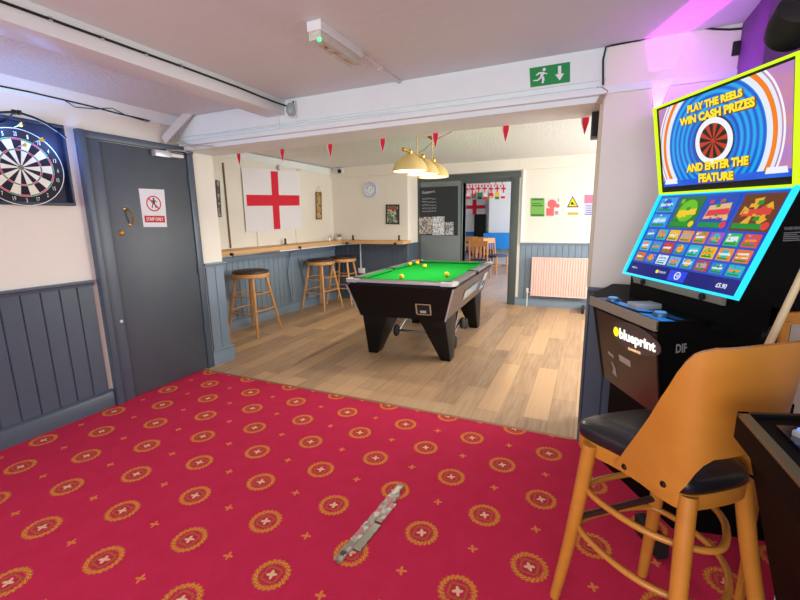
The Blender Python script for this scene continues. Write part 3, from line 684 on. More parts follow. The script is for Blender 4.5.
b = B(); b.box(pq.x-.05, pq.x+.07, YC-.045, YC-.012, pq.z-.09, pq.z, .003); b.box(pq.x-.03, pq.x+.05, YC-.05, YC-.045, pq.z-.07, pq.z-.02, .002); tag(obj('power_socket', b, white_pl), 'white power socket on the grey panelling below the shelf', 'socket')
# dark cables on alcove dado
b = B(); b.tube([(XF+.03, 3.25, .86), (XF+.035, 3.3, .5), (XF+.035, 3.5, .2), (XF+.035, 3.55, .15)], .007, 6)
tag(obj('cable', b, blackm), 'black cable hanging behind the nearest bar stool', 'cable')
b = B(); b.tube([(XF+.03, 5.15, .93), (XF+.045, 4.93, .9), (XF+.045, 4.85, .6), (XF+.045, 4.9, .15)], .006, 6)
b.tube([(XF+.03, 5.15, .8), (XF+.045, 5.2, .5), (XF+.045, 5.3, .15)], .006, 6)
tag(obj('cable', b, grey), 'dark cable looped down the panelling by the middle bar stool', 'cable')

# ------------------------------------------------------------------ round bar stools
def bar_stool(loc, rz, label, group):
    t = thing('bar_stool', label, 'bar stool', loc, rz, group); M = wmat(t)
    H = .745
    def L(p): return M @ Vector(p)
    b = B(); b.lathe([(.21, 0), (.217, .008), (.217, .012), (.206, .028), (.165, .038), (.08, .042), (0, .043)], L((0, 0, H)), 32); obj('seat_cushion', b, brownl, t)
    b = B(); b.lathe([(0, 0), (.213, 0), (.22, .006), (.22, .044), (.213, .05), (0, .05)], L((0, 0, H-.05)), 32); obj('seat_ring', b, beech, t)
    tp, bt = .125, .225
    for sx in (-1, 1):
        for sy in (-1, 1):
            b = B(); b.tube([L((sx*(tp+(bt-tp)*k/5), sy*(tp+(bt-tp)*k/5), (H-.05)*(1-k/5))) for k in range(6)], .017, 10, rr=[.018, .019, .019, .018, .016, .013]); obj('leg', b, beech, t)
    for z, ax in ((.27, 0), (.30, 1), (.47, 0), (.50, 1)):
        o = bt-(bt-tp)*z/(H-.05)
        for s in (-1, 1):
            b = B(); p, q = ((-o, s*o, z), (o, s*o, z)) if ax == 0 else ((s*o, -o, z), (s*o, o, z))
            bow = Vector((0, s*.02, 0)) if ax == 0 else Vector((s*.02, 0, 0)); p, q = Vector(p), Vector(q)
            b.tube([L(p), L(p.lerp(q, .3)+bow), L(p.lerp(q, .7)+bow), L(q)], .0095, 8); obj('stretcher', b, beech, t)
    return t
G = 'round bar stools along the alcove shelf'
s1 = bar_stool((-3.735, 3.81, 0), radians(4), 'round-topped wooden bar stool nearest the pillar, standing apart from the other two', G)
dup(s1, (-3.775, 5.33, 0), radians(-5), 'round-topped wooden bar stool, front one of the pair near the corner', G)
dup(s1, (-3.69, 5.85, 0), radians(8), 'round-topped wooden bar stool tucked in the corner behind another stool', G)

# ------------------------------------------------------------------ pool table
TC = Vector((-1.605, 4.36, 0)); TR = radians(2.6)
t = thing('pool_table', 'black pool table with green cloth and silver trim in the back room', 'pool table', TC, TR); M = wmat(t)
def L(x, y, z): return M @ Vector((x, y, z))
HW, HL, ZT = .54, 1.0, .80
b = B()   # body: tapered
def taper(b, x0, x1, y0, y1, z0, z1, X0, X1_, Y0, Y1):
    b.hexa([L(x0, y0, z0), L(x1, y0, z0), L(x1, y1, z0), L(x0, y1, z0), L(X0, Y0, z1), L(X1_, Y0, z1), L(X1_, Y1, z1), L(X0, Y1, z1)])
taper(b, -.43, .43, -.90, .90, .44, ZT-.045, -.525, .525, -.985, .985); obj('cabinet', b, mat('black_laminate', (11, 9, 9), .45, spec=.25), t)
woodside = woodmat('walnut_laminate', (100, 88, 84), (72, 62, 58), 1, 1.2, .35, .15)
b = B(); P = lambda y, z: L(.43+(.525-.43)*((z-.44)/(ZT-.045-.44))+.004, y*( .9+(.985-.9)*((z-.44)/(ZT-.485))), z)
b.face([P(-.96, .45), P(.96, .45), P(.96, ZT-.05), P(-.96, ZT-.05)]); obj('side_panel', b, woodside, t)
for sx in (-1, 1):
    for sy in (-1, 1):
        b = B(); b.hexa([L(sx*.432-.006, sy*.902-.006, .44), L(sx*.432+.006, sy*.902-.006, .44), L(sx*.432+.006, sy*.902+.006, .44), L(sx*.432-.006, sy*.902+.006, .44),
                         L(sx*.526-.008, sy*.986-.008, ZT-.045), L(sx*.526+.008, sy*.986-.008, ZT-.045), L(sx*.526+.008, sy*.986+.008, ZT-.045), L(sx*.526-.008, sy*.986+.008, ZT-.045)]); obj('corner_strip', b, silver, t)
# top rails with pocket gaps: rail frame
railm = mat('grey_rail_laminate', (104, 98, 104), .3, coat=.3)
def rail(x0, x1, y0, y1): 
    b = B(); b.hexa([L(x0, y0, ZT-.018), L(x1, y0, ZT-.018), L(x1, y1, ZT-.018), L(x0, y1, ZT-.018), L(x0, y0, ZT+.004), L(x1, y0, ZT+.004), L(x1, y1, ZT+.004), L(x0, y1, ZT+.004)], .005)
    b.mi = 1; e = .004; b.hexa([L(x0+e, y0+e, ZT-.046), L(x1-e, y0+e, ZT-.046), L(x1-e, y1-e, ZT-.046), L(x0+e, y1-e, ZT-.046), L(x0+e, y0+e, ZT-.017), L(x1-e, y0+e, ZT-.017), L(x1-e, y1-e, ZT-.017), L(x0+e, y1-e, ZT-.017)]); return b
for a in ((-.47, .47, -1.0, -.905), (-.47, .47, .905, 1.0), (.455, .54, -.92, -.05), (.455, .54, .05, .92), (-.54, -.455, -.92, -.05), (-.54, -.455, .05, .92)):
    obj('rail', rail(*a), [railm, bpy.data.materials['black_laminate']], t)
b = B(); b.hexa([L(-.475, -.925, ZT-.045), L(.475, -.925, ZT-.045), L(.475, .925, ZT-.045), L(-.475, .925, ZT-.045), L(-.475, -.925, ZT-.022), L(.475, -.925, ZT-.022), L(.475, .925, ZT-.022), L(-.475, .925, ZT-.022)]); obj('playing_cloth', b, green_cloth, t)
def cush(p, q, inn):
    p, q, inn = Vector(p), Vector(q), Vector(inn); d = (q-p).normalized()*.04; b = B()
    pr_ = lambda s, e: [L(*(s+Vector((0, 0, ZT-.022)))), L(*(s+Vector((0, 0, ZT+.006)))), L(*(s+e+inn*.04+Vector((0, 0, ZT+.004)))), L(*(s+e+inn*.045+Vector((0, 0, ZT-.006)))), L(*(s+e+inn*.03+Vector((0, 0, ZT-.022))))]
    b.grid([pr_(p, d), pr_(q, -d)], closed_u=True, caps=True); return b
for a in (((-.40, -.907, 0), (.40, -.907, 0), (0, 1, 0)), ((-.40, .907, 0), (.40, .907, 0), (0, -1, 0)), ((.457, -.84, 0), (.457, -.055, 0), (-1, 0, 0)), ((.457, .055, 0), (.457, .84, 0), (-1, 0, 0)), ((-.457, -.84, 0), (-.457, -.055, 0), (1, 0, 0)), ((-.457, .055, 0), (-.457, .84, 0), (1, 0, 0))):
    obj('cushion', cush(*a), cushion_m, t)
for sx in (-1, 1):
    for sy in (-1, 1):
        b = B(); pts = []
        ctr = Vector((sx*.485, sy*.945, 0))
        pol = [(sx*.41, sy*1.003), (sx*.41, sy*.93), (sx*.45, sy*.915), (sx*.465, sy*.86), (sx*.543, sy*.86), (sx*.543, sy*.96), (sx*.515, sy*1.003)]
        b.prism([L(x, y, ZT-.022) for x, y in pol], (0, 0, .030)); pk = obj('pocket_corner', b, silver, t)
        b = B(); b.lathe([(.045, 0), (.045, .002)], L(sx*.452, sy*.90, ZT+.0085), 16); b.lathe([(.045, -.03), (.045, 0)], L(sx*.44, sy*.885, ZT-.018), 16); obj('pocket_mouth', b, blackm, pk)
    b = B(); b.lathe([(.036, -.02), (.036, .0)], L(sx*.462, 0, ZT+.0065), 16); obj('middle_pocket', b, blackm, t)
for sx in (-1, 1):
    for sy in (-1, 1):
        xo = sx*.41; yo = sy*.86
        b = B(); b.hexa([L(sx*.39-.05, sy*.66-.07, 0), L(sx*.39+.05, sy*.66-.07, 0), L(sx*.39+.05, sy*.66+.07, 0), L(sx*.39-.05, sy*.66+.07, 0),
                         L(min(sx*.16, sx*.425), min(sy*.45, sy*.87), .44), L(max(sx*.16, sx*.425), min(sy*.45, sy*.87), .44), L(max(sx*.16, sx*.425), max(sy*.45, sy*.87), .44), L(min(sx*.16, sx*.425), max(sy*.45, sy*.87), .44)], .012)
        obj('leg', b, mat('black_leg_gloss', (9, 9, 13), .4, spec=.3) if (sx, sy) == (-1, -1) else bpy.data.materials['black_leg_gloss'], t)
b = B(); b.hexa([L(x, y, z) for z in (ZT-.016, ZT+.002) for x, y in ((-.42, -1.004), (.42, -1.004), (.42, -.999), (-.42, -.999))]); obj('edge_trim', b, silver, t)
# ball return hatch on the near end, on the right side: ball window and coin unit
P2 = lambda x, z: L(x, -(.90+.085*((z-.44)/(ZT-.485)))-.004, z)
def cen(b, x0, x1, z0, z1, o=0): b.face([P2(x0, z0)+M.to_3x3()@Vector((0, -o, 0)), P2(x1, z0)+M.to_3x3()@Vector((0, -o, 0)), P2(x1, z1)+M.to_3x3()@Vector((0, -o, 0)), P2(x0, z1)+M.to_3x3()@Vector((0, -o, 0))])
b = B()
for a in ((.16, .31, .59, .60), (.17, .30, .49, .50), (.16, .175, .495, .595), (.295, .31, .495, .595)): cen(b, *a, .004)
cb = obj('cue_ball_hatch', b, chrome, t); b = B(); cen(b, .175, .295, .50, .59, .002); obj('hatch_opening', b, blackm, cb)
b = B(); cen(b, .20, .26, .51, .535, .004); obj('hatch_label', b, silver, cb)
b = B(); b.face([P(-.45, .53)+Vector((.003, 0, 0)), P(.55, .53)+Vector((.003, 0, 0)), P(.55, .66)+Vector((.003, 0, 0)), P(-.45, .66)+Vector((.003, 0, 0))]); rw = obj('ball_return_window', b, chrome, t)
b = B(); b.face([P(-.42, .55)+Vector((.006, 0, 0)), P(.28, .55)+Vector((.006, 0, 0)), P(.28, .64)+Vector((.006, 0, 0)), P(-.42, .64)+Vector((.006, 0, 0))]); obj('window_glass', b, mat('pale_window', (170, 180, 186), .1), rw)
b = B(); b.face([P(.6, .5)+Vector((.004, 0, 0)), P(.84, .5)+Vector((.004, 0, 0)), P(.84, .7)+Vector((.004, 0, 0)), P(.6, .7)+Vector((.004, 0, 0))]); cu = obj('coin_unit', b, mat('pale_blue_plate', (198, 208, 222), .3, .3), t)
b = B(); b.face([P(.66, .54)+Vector((.007, 0, 0)), P(.78, .54)+Vector((.007, 0, 0)), P(.78, .6)+Vector((.007, 0, 0)), P(.66, .6)+Vector((.007, 0, 0))]); obj('coin_slot', b, blackm, cu)
# wheel carriage under the table
b = B(); b.tube([L(-.25, -.35, .16), L(.36, -.35, .16)], .014, 8); b.tube([L(.36, -.35, .16), L(.36, .02, .24), L(.36, .15, .20)], .016, 8); b.tube([L(.36, -.3, .17), L(.3, .2, .44)], .014, 8); b.tube([L(-.25, -.35, .16), L(-.2, .2, .44)], .014, 8)
car = obj('wheel_carriage', b, chrome, t)
for p in ((.385, -.37, .09), (.385, .0, .21), (.385, .14, .17), (-.27, -.36, .16)):
    b = B(); R2 = M.to_3x3().to_4x4() @ Matrix.Rotation(pi/2, 4, 'Y'); b.lathe([(.0, -.018), (.055, -.018), (.066, -.01), (.066, .01), (.055, .018), (0, .018)], L(*p), 20, R2); obj('wheel', b, blackm, car)
# balls
for i, (x, y) in enumerate(((355*.225+330, 240+103*.225), (388*.225+330, 240+98*.225), (421*.225+330, 240+113*.225), (317*.225+330, 240+160*.225), (519*.225+330, 240+150*.225), (330+392*.225, 240+90*.225))):
    q = onpl(x, y+.6, 2, ZT-.022+.027); ll = ['yellow pool ball, leftmost of the three near the far left pocket', 'yellow pool ball in the middle of the far three', 'yellow pool ball, rightmost of the far three', 'yellow pool ball nearest the front rail on the left', 'yellow pool ball lying by the right-hand rail', 'red-brown pool ball behind the far yellow balls'][i]
    b = B(); b.ball(q, .026, 18); o = tag(obj('pool_ball', b, redball if i == 5 else yellow, angle=180), ll, 'pool ball', 'balls on the pool table')

# ------------------------------------------------------------------ lamp over the table
LX = -1.6
t = thing('billiard_lamp', 'brass rail lamp with three cream domed shades over the pool table', 'lamp', (LX, 4.15, ZC))
b = B(); b.tube([(LX, 3.66, 1.99), (LX, 4.62, 1.97)], .011, 10); b.ball((LX, 3.65, 1.99), .02, 12); b.ball((LX, 4.63, 1.97), .02, 12); obj('rail', b, brass, t)
shade_m = mat('cream_metal_shade', (226, 198, 130), .35); n = NT('lamp_diffuser'); n.b.inputs['Base Color'].default_value = lin((255, 250, 235)); n.b.inputs['Emission Color'].default_value = lin((255, 244, 220)); n.b.inputs['Emission Strength'].default_value = 3.0; diff = n.m
for i, y in enumerate((3.80, 4.13, 4.46)):
    z0 = 1.81
    b = B(); prof = [(.17, 0), (.168, .02), (.155, .06), (.125, .10), (.08, .135), (.04, .155), (.02, .165), (.018, .178)]
    b.lathe(prof, (LX, y, z0), 32, caps=False); b.lathe([(r-.004, z+.001) for r, z in prof], (LX, y, z0), 32, caps=False); s_ = obj('lamp_shade', b, shade_m, t)
    b = B(); b.lathe([(0, 0), (.155, 0), (.155, .006), (0, .006)], (LX, y, z0+.008), 32); obj('diffuser', b, diff, s_)
    b = B(); b.lathe([(.0, 0), (.022, 0), (.026, .02), (.014, .034), (0, .036)], (LX, y, z0+.165), 16); obj('shade_cap', b, brass, s_)
    light('SPOT', 'billiard_bulb', (LX, y, z0-.004), 38, (1, .92, .78), (LX, y, 0), spot_size=radians(165), spot_blend=.35, shadow_soft_size=.05)
for y in (3.98, 4.42):
    b = B(); b.lathe([(0, 0), (.008, 0), (.02, .006), (.05, .022), (.055, .03), (0, .03)], (LX, y, ZC-.022), 24); obj('ceiling_rose', b, brass, t)
    b = B(); b.tube([(LX, y, ZC-.02), (LX, y, 1.99)], .003, 6)
    for k in range(12): b.ball((LX, y, 2.0+k*.016), .0055, 6)
    obj('chain', b, brass, t)
b = B(); b.tube([(LX, 3.98, 2.0), (LX+.05, 4.05, 2.04), (LX+.1, 4.1, 2.1), (LX+.18, 4.15, 2.16), (LX+.3, 4.2, ZC)], .004, 6); obj('flex', b, mat('grey_flex', (120, 115, 108), .5), t)

# ------------------------------------------------------------------ back wall: door, notices, radiator
b = B(); b.box(XR, OX1+.14, YK-.025, YK, 1.965, 2.06, .004); b.box(OX1, OX1+.12, YK-.04, YK+.19, 0, 1.965, .004); b.box(OX0-.03, OX0, YK-.02, YK+.19, 0, 1.965, .004); b.box(OX0, OX1, YK-.02, YK+.19, 1.925, 1.965)
b.box(XR, XR+.06, YK-.025, YK, 0, 1.965, .003); struct('trim_21', b, mat('dark_grey_green_frame', (72, 80, 78), .45), label='dark grey frame of the doorway to the far room')
b = B(); b.box(XR+.06, OX0-.03, YK-.018, YK, .005, 1.96, .002); struct('door_2', b, doorg, label='grey door leaf carrying a blackboard')
c = [onpl(x, y, 1, YK-.02) for x, y in ((420, 235), (458, 235.5), (458, 186), (419.5, 187.5))]; pt = Patch(*c); pt.n = Vector((0, -1, 0))
t = thing('blackboard', 'blackboard with chalk writing fixed to the grey door panel', 'blackboard', c[0])
b = B(); pbox(b, pt, 0, 0, 1, 1, .0005, .012); obj('board', b, mat('chalkboard', (38, 42, 46), .7, var=.1), t)
b = B(); ptext(b, pt, 'Support', .08, .86, .42, .93, .014, 0, .02)
for k in range(5):
    pts = [pt.P(.07+.38*i/14, .76-.065*k+.018*sin(i*2.1+k)+.012*random.uniform(-1, 1), .0135) for i in range(15)]
    b.tube(pts, .0025, 4)
obj('chalk_writing', b, textm, t)
for i, (xa, xb, ya, yb, cols, lab) in enumerate(((419, 432, 217, 234, [(150, 140, 130), (90, 86, 84), (200, 190, 180)], 'grey printed flyer, left one on the blackboard'), (432.5, 444.5, 216.5, 235, [(214, 214, 220), (150, 150, 156), (230, 228, 232), (190, 190, 196)], 'white flyer in the middle of the blackboard bottom'), (445.5, 453.5, 222, 235, [(140, 150, 150), (200, 200, 206), (90, 100, 104)], 'small flyer at the lower right of the blackboard'))):
    c = [onpl(x, y, 1, YK-.034) for x, y in ((xa, yb), (xb, yb), (xb, ya), (xa, ya))]; p_ = Patch(*c); p_.n = Vector((0, -1, 0)); b = B(); pbox(b, p_, 0, 0, 1, 1, .0005, .002)
    tag(obj('flyer', b, blotch('flyer_print', cols, 55)), lab, 'poster', 'flyers on the blackboard')
def poster(name, label, xa, xb, ya, yb):
    c = [onpl(x, y, 1, YK-.001) for x, y in ((xa, yb), (xb, yb), (xb, ya), (xa, ya))]; p_ = Patch(*c); p_.n = Vector((0, -1, 0))
    t = thing(name, label, 'poster', c[0], 0, 'notices on the wall above the radiator'); b = B(); pbox(b, p_, 0, 0, 1, 1, .0005, .002); return t, p_, b
t, p_, b = poster('notice', 'green text notice, leftmost above the radiator', 530.5, 544.5, 198, 216.5); obj('sheet', b, mat('green_sheet', (120, 180, 84), .6), t)
b = B(); pbox(b, p_, .12, .88, .92, .96, .002, .003); pbox(b, p_, .1, .55, .9, .62, .002, .003); pbox(b, p_, .1, .68, .8, .72, .002, .003); pbox(b, p_, .05, .03, .95, .12, .002, .003); obj('print', b, mat('dark_green_print', (58, 112, 52), .6), t)
t, p_, b = poster('notice', 'pink and white notice with rounded figure, second above the radiator', 546, 560.5, 198, 216.5); obj('sheet', b, mat('pinkish_sheet', (240, 222, 220), .6), t)
b = B(); pdisc(b, p_, .42, .68, .065, .003, seg=20); pbox(b, p_, .02, .04, .55, .45, .002, .003); pdisc(b, p_, .8, .58, .03, .003, seg=14); obj('print', b, mat('coral_print', (226, 104, 108), .6), t)
b = B(); pbox(b, p_, .82, .8, .9, .98, .002, .003); pbox(b, p_, .6, .1, .85, .3, .002, .003); obj('print', b, mat('grey_print', (160, 156, 162), .6), t)
t, p_, b = poster('notice', 'white notice with yellow warning triangle, third above the radiator', 565.5, 580, 195, 215.5); obj('sheet', b, mat('pale_blue_sheet', (220, 226, 244), .6), t)
b = B(); ppoly(b, p_, [(.1, .4), (.92, .4), (.5, .96)], .003); obj('triangle_edge', b, blackp, t)
b = B(); ppoly(b, p_, [(.2, .45), (.82, .45), (.5, .88)], .004); obj('triangle', b, mat('warning_yellow', (240, 216, 20), .6), t)
b = B(); pbox(b, p_, .15, .02, .9, .16, .002, .003); obj('text_bar', b, mat('olive_print', (190, 180, 70), .6), t)
b = B(); pdisc(b, p_, .47, .6, .018, .005, seg=12); pbox(b, p_, .36, .53, .68, .56, .004, .005); obj('hand_symbol', b, blackp, t)
t, p_, b = poster('notice', 'pink and lilac notice half hidden by the wall edge, rightmost', 584.5, 599, 194.5, 215); obj('sheet', b, mat('lilac_sheet', (196, 196, 226), .6), t)
b = B(); pbox(b, p_, 0, .58, 1, .98, .002, .003); obj('heading', b, mat('pink_print', (232, 120, 150), .6), t)
b = B(); [pbox(b, p_, .1, .1+.11*k, .9, .14+.11*k, .002, .003) for k in range(4)]; pbox(b, p_, .0, .0, 1, .05, .002, .003); obj('print', b, mat('violet_print', (120, 110, 170), .6), t)
# radiator
radm = mat('radiator_enamel', (232, 198, 186), .35)
t = thing('radiator', 'ribbed pale pink radiator on the back wall', 'radiator', (-.38, YK-.06, .16))
RX0, RX1, RZ0, RZ1, RY = -.76, .04, .185, .765, YK-.05
b = B(); N = 22; prof = []
for i in range(N):
    a = RX0+(RX1-RX0)*i/N; c = (RX1-RX0)/N; prof += [(a, RY-.055), (a+c*.25, RY-.067), (a+c*.7, RY-.067), (a+c*.95, RY-.055)]
prof = [(RX0, RY)]+prof+[(RX1, RY-.055), (RX1, RY)]
b.prism([(x, y, RZ0) for x, y in prof], (0, 0, RZ1-RZ0)); obj('panel', b, radm, t, angle=25)
b = B(); b.box(RX0-.004, RX1+.004, RY-.07, RY+.002, RZ1-.012, RZ1+.006, .003); b.box(RX0-.004, RX1+.004, RY-.07, RY+.002, RZ0-.006, RZ0+.01, .003); obj('edge_grille', b, radm, t)
b = B(); b.tube([(RX0-.045, RY-.03, .003), (RX0-.045, RY-.03, .22), (RX0, RY-.03, .22)], .008, 8); b.tube([(RX1+.03, RY-.03, .003), (RX1+.03, RY-.03, .21), (RX1, RY-.03, .21)], .008, 8); obj('pipe', b, whitep, t)
b = B(); b.lathe([(.018, 0), (.02, .01), (.02, .06), (.012, .07), (0, .07)], (RX0-.045, RY-.03, .22), 14); obj('valve', b, white_pl, t)
b = B(); b.box(RX0+.1, RX0+.14, RY, YK-.014, .3, .7); b.box(RX1-.14, RX1-.1, RY, YK-.014, .3, .7); obj('bracket', b, whitep, t)
b = B(); b.box(-.02, .02, YK-.35, YK-.05, .0, .07, .005); b.tube([(-.02, YK-.35, .07), (.0, YK-.4, .11), (.05, YK-.42, .1)], .006, 6); tag(obj('floor_bracket', b, black), 'black bracket on the floor right of the radiator', 'bracket')

# ------------------------------------------------------------------ far room contents
orangew = woodmat('orange_beech', (214, 150, 84), (188, 118, 58), 2, 1, .4)
def far_chair(loc, rz, label, g):
    t = thing('dining_chair', label, 'chair', loc, rz, g); M = wmat(t); L = lambda *p: M @ Vector(p)
    b = B(); b.hexa([L(-.2, -.2, .43), L(.2, -.2, .43), L(.2, .2, .43), L(-.2, .2, .43), L(-.2, -.2, .48), L(.2, -.2, .48), L(.2, .2, .48), L(-.2, .2, .48)], .012); obj('seat', b, mat('navy_seat', (42, 52, 92), .7) if 'navy_seat' not in bpy.data.materials else bpy.data.materials['navy_seat'], t)
    for sx in (-1, 1):
        b = B(); b.tube([L(sx*.2, .19, 0), L(sx*.2, .2, .45), L(sx*.2, .25, .88)], .018, 8); obj('leg', b, orangew, t)
        b = B(); b.tube([L(sx*.19, -.19, 0), L(sx*.19, -.19, .45)], .018, 8); obj('leg', b, orangew, t)
    b = B(); b.hexa([L(-.2, .225, .76), L(.2, .225, .76), L(.2, .245, .76), L(-.2, .245, .76), L(-.2, .24, .88), L(.2, .24, .88), L(.2, .26, .88), L(-.2, .26, .88)]); obj('backrest', b, orangew, t)
    b = B()
    for k in range(4): b.tube([L(-.12+.08*k, .205, .48), L(-.12+.08*k, .235, .76)], .009, 6)
    obj('spindles', b, orangew, t)
    b = B(); b.tube([L(-.19, -.19, .2), L(-.2, .19, .2)], .01, 6); b.tube([L(.19, -.19, .2), L(.2, .19, .2)], .01, 6); b.tube([L(-.2, 0, .2), L(.2, 0, .2)], .01, 6); obj('stretcher', b, orangew, t)
    return t
spots = [(-2.20, 9.3, 180, 'wooden chair with navy seat, front one seen through the doorway'), (-2.75, 9.5, 150, 'wooden chair left of the front one beyond the doorway'), (-2.6, 10.7, 0, 'wooden chair turned away at the middle of the far room cluster'), (-3.3, 10.5, 20, 'wooden chair at the left of the far room cluster'), (-2.05, 10.3, 60, 'wooden chair at the right edge of the far room cluster'), (-3.0, 11.6, 180, 'wooden chair at the back of the far room cluster')]
fc = far_chair((spots[0][0], spots[0][1], 0), radians(spots[0][2]), spots[0][3], 'chairs in the far room')
for x, y, r, l in spots[1:]: dup(fc, (x, y, 0), radians(r), l)
t = thing('dining_table', 'wooden table among the chairs of the far room', 'table', (-2.75, 10.1, 0))
b = B(); b.box(-3.05, -2.4, 9.85, 10.4, .70, .74, .005); obj('tabletop', b, orangew, t)
for sx in (-3.0, -2.45):
    for sy in (9.9, 10.35):
        b = B(); b.box(sx-.025, sx+.025, sy-.025, sy+.025, 0, .70); obj('leg', b, orangew, t)
t = thing('covered_table', 'table under a bright blue cloth at the far wall', 'table', (-1.95, 12.2, 0))
b = B(); b.box(-2.75, -1.3, 11.9, 12.5, .5, .95, .01); obj('tablecloth', b, mat('cyan_blue_cloth', (30, 140, 226), .7), t)
for x in (-2.6, -1.45):
    b = B(); b.box(x-.03, x+.03, 12.0, 12.06, 0, .5); b.box(x-.03, x+.03, 12.36, 12.42, 0, .5); obj('leg', b, blackm, t)
c = [onpl(x, y, 1, 13.44) for x, y in ((474, 233), (485.5, 233), (485.5, 214), (474, 214.5))]; b = B(); b.box(c[0].x, c[1].x, 13.43, 13.47, .02, c[2].z); struct('door_3', b, blackm)
def engflag(label, pxs, ax, v, nrm, nm, cat, g=None):
    c = [onpl(x, y, ax, v) for x, y in pxs]; pt = Patch(*c); pt.n = Vector(nrm); t = thing(nm, label, cat, c[0], 0, g)
    b = B(); pbox(b, pt, 0, 0, 1, 1, 0, .003); obj('white_field', b, white_cloth, t)
    b = B(); pbox(b, pt, 0, .38, 1, .62, .003, .007); pbox(b, pt, .42, 0, .6, 1, .003, .0065); obj('red_cross', b, red, t)
engflag('large white flag with red cross on the far room wall', ((463.5, 214.5), (485.5, 214), (485.5, 199.5), (463.5, 200)), 1, 13.40, (0, -1, 0), 'england_flag', 'flag')
# bunting of flags in the far room
stc = [mat('bunting_blue', (50, 60, 150), .8), mat('bunting_yellow', (240, 190, 40), .8), mat('bunting_green', (40, 130, 70), .8), mat('bunting_dark', (40, 36, 50), .8)]
for r_, (yy, y0, hpx, wpx, x0, dx, kk, lab) in enumerate(((8.6, 184.5, 8.5, 4.6, 464, 6.2, 7, 'front row of small red-cross flags strung inside the far room'), (9.2, 181.5, 8.5, 4.4, 468, 6.4, 6, 'second row of small red-cross flags strung behind the first'), (10.0, 192, 6.5, 4.2, 466, 5.8, 7, 'lower row of small many-coloured flags in the far room'))):
    a, z_ = onpl(460, y0, 1, yy), onpl(512, y0-1, 1, yy); t = thing('flag_bunting', lab, 'bunting', a, 0, 'flag bunting in the far room')
    b = B(); b.tube([(-6.6, yy, a.z+.3), a, z_, (1.8, yy, z_.z+.3)], .004, 4); obj('string', b, whitep, t)
    for k in range(kk):
        x = x0+k*dx; dy = random.uniform(-.6, .8); c = [onpl(px_, py_, 1, yy-.002) for px_, py_ in ((x, y0+hpx+dy), (x+wpx, y0+hpx+dy), (x+wpx, y0), (x, y0))]; pt = Patch(*c); pt.n = Vector((0, -1, 0))
        b = B(); pbox(b, pt, 0, 0, 1, 1, 0, .002); f = obj('flag', b, white_cloth if r_ < 2 else (white_cloth, red, stc[k % 4])[k % 3], t)
        b = B()
        if r_ < 2: pbox(b, pt, 0, .4, 1, .6, .002, .006); pbox(b, pt, .38, 0, .62, 1, .002, .0055)
        else: pbox(b, pt, 0, 0, 1, .35, .002, .006)
        obj('flag_print', b, red if (r_ < 2 or k % 3 == 0) else stc[(k+1) % 4], f)

# ------------------------------------------------------------------ gaming machine
th = radians(-62.3); Wd = Vector((cos(th), sin(th), 0)); Nd = Vector((sin(th), -cos(th), 0)); Bk = -Nd
upP = Vector((.232, 2.164, 1.803)); upD = (Vector((.286, 2.192, 1.438))-upP).normalized(); upN = Wd.cross(-upD).normalized()
if upN.dot(Nd) < 0: upN = -upN
loP = Vector((.288, 2.194, 1.436)); loD = (Vector((.163, 2.129, 1.094))-loP).normalized(); loN = Wd.cross(-loD).normalized()
if loN.dot(Nd) < 0: loN = -loN
cu = [onpn(x, y, upP, upN) for x, y in ((662, 193.5), (797, 185), (801, 52), (656, 108.5))]
cl_ = [onpn(x, y, loP, loN) for x, y in ((625, 273), (737, 299), (798, 187), (662, 195))]
UP = Patch(*cu); LO = Patch(*cl_)
for p_, nn in ((UP, upN), (LO, loN)): p_.n = nn
GM = thing('gaming_machine', 'tall black gaming machine with two lit screens outlined in yellow and cyan', 'gaming machine', (.4, 2.15, 0))
casem = mat('machine_black', (3, 3, 4), .6, spec=.12); facem = mat('machine_brown_front', (58, 42, 32), .3, coat=.3)
zD = .99; ZM = .62
A_, B_ = onpl(591, 297, 2, zD), onpl(657, 322, 2, zD); A_.z = B_.z = 0
C_ = B_+Bk*.50; D_ = Vector((C_.x, 2.53, 0)); E_ = Vector((.14, 2.53, 0)); A2 = Vector((A_.x+.02, 2.2, 0))
UPZ = lambda p, z: Vector((p.x, p.y, z))
ai, bi = A_-Nd*.01, B_-Nd*.01
b = B(); taper_in = Bk*.05
b.grid([[UPZ(p, ZM) for p in (ai+taper_in+Wd*.04, bi+taper_in, C_, D_, E_, A2+Bk*.06)], [UPZ(p, zD-.03) for p in (ai, bi, C_, D_, E_, A2)]], closed_u=True, caps=True)
obj('upper_cabinet', b, casem, GM)
b = B(); b.grid([[UPZ(p, z) for p in (Vector((.16, 2.36, 0)), Vector((.42, 1.93, 0)), Vector((.78, 2.0, 0)), Vector((.78, 2.5, 0)), Vector((.2, 2.5, 0)))] for z in (.004, ZM)], closed_u=True, caps=True)
obj('pedestal', b, casem, GM)
FPb = [UPZ(ai+taper_in+Wd*.04, ZM), UPZ(bi+taper_in, ZM)]; FPt = [UPZ(ai, zD-.035), UPZ(bi, zD-.035)]
FP = Patch(FPb[0], FPb[1], FPt[1], FPt[0])
if FP.n.dot(Nd) < 0: FP.n = -FP.n
b = B(); pbox(b, FP, .10, .02, .985, .97, .001, .008); fp = obj('front_panel', b, facem, GM)
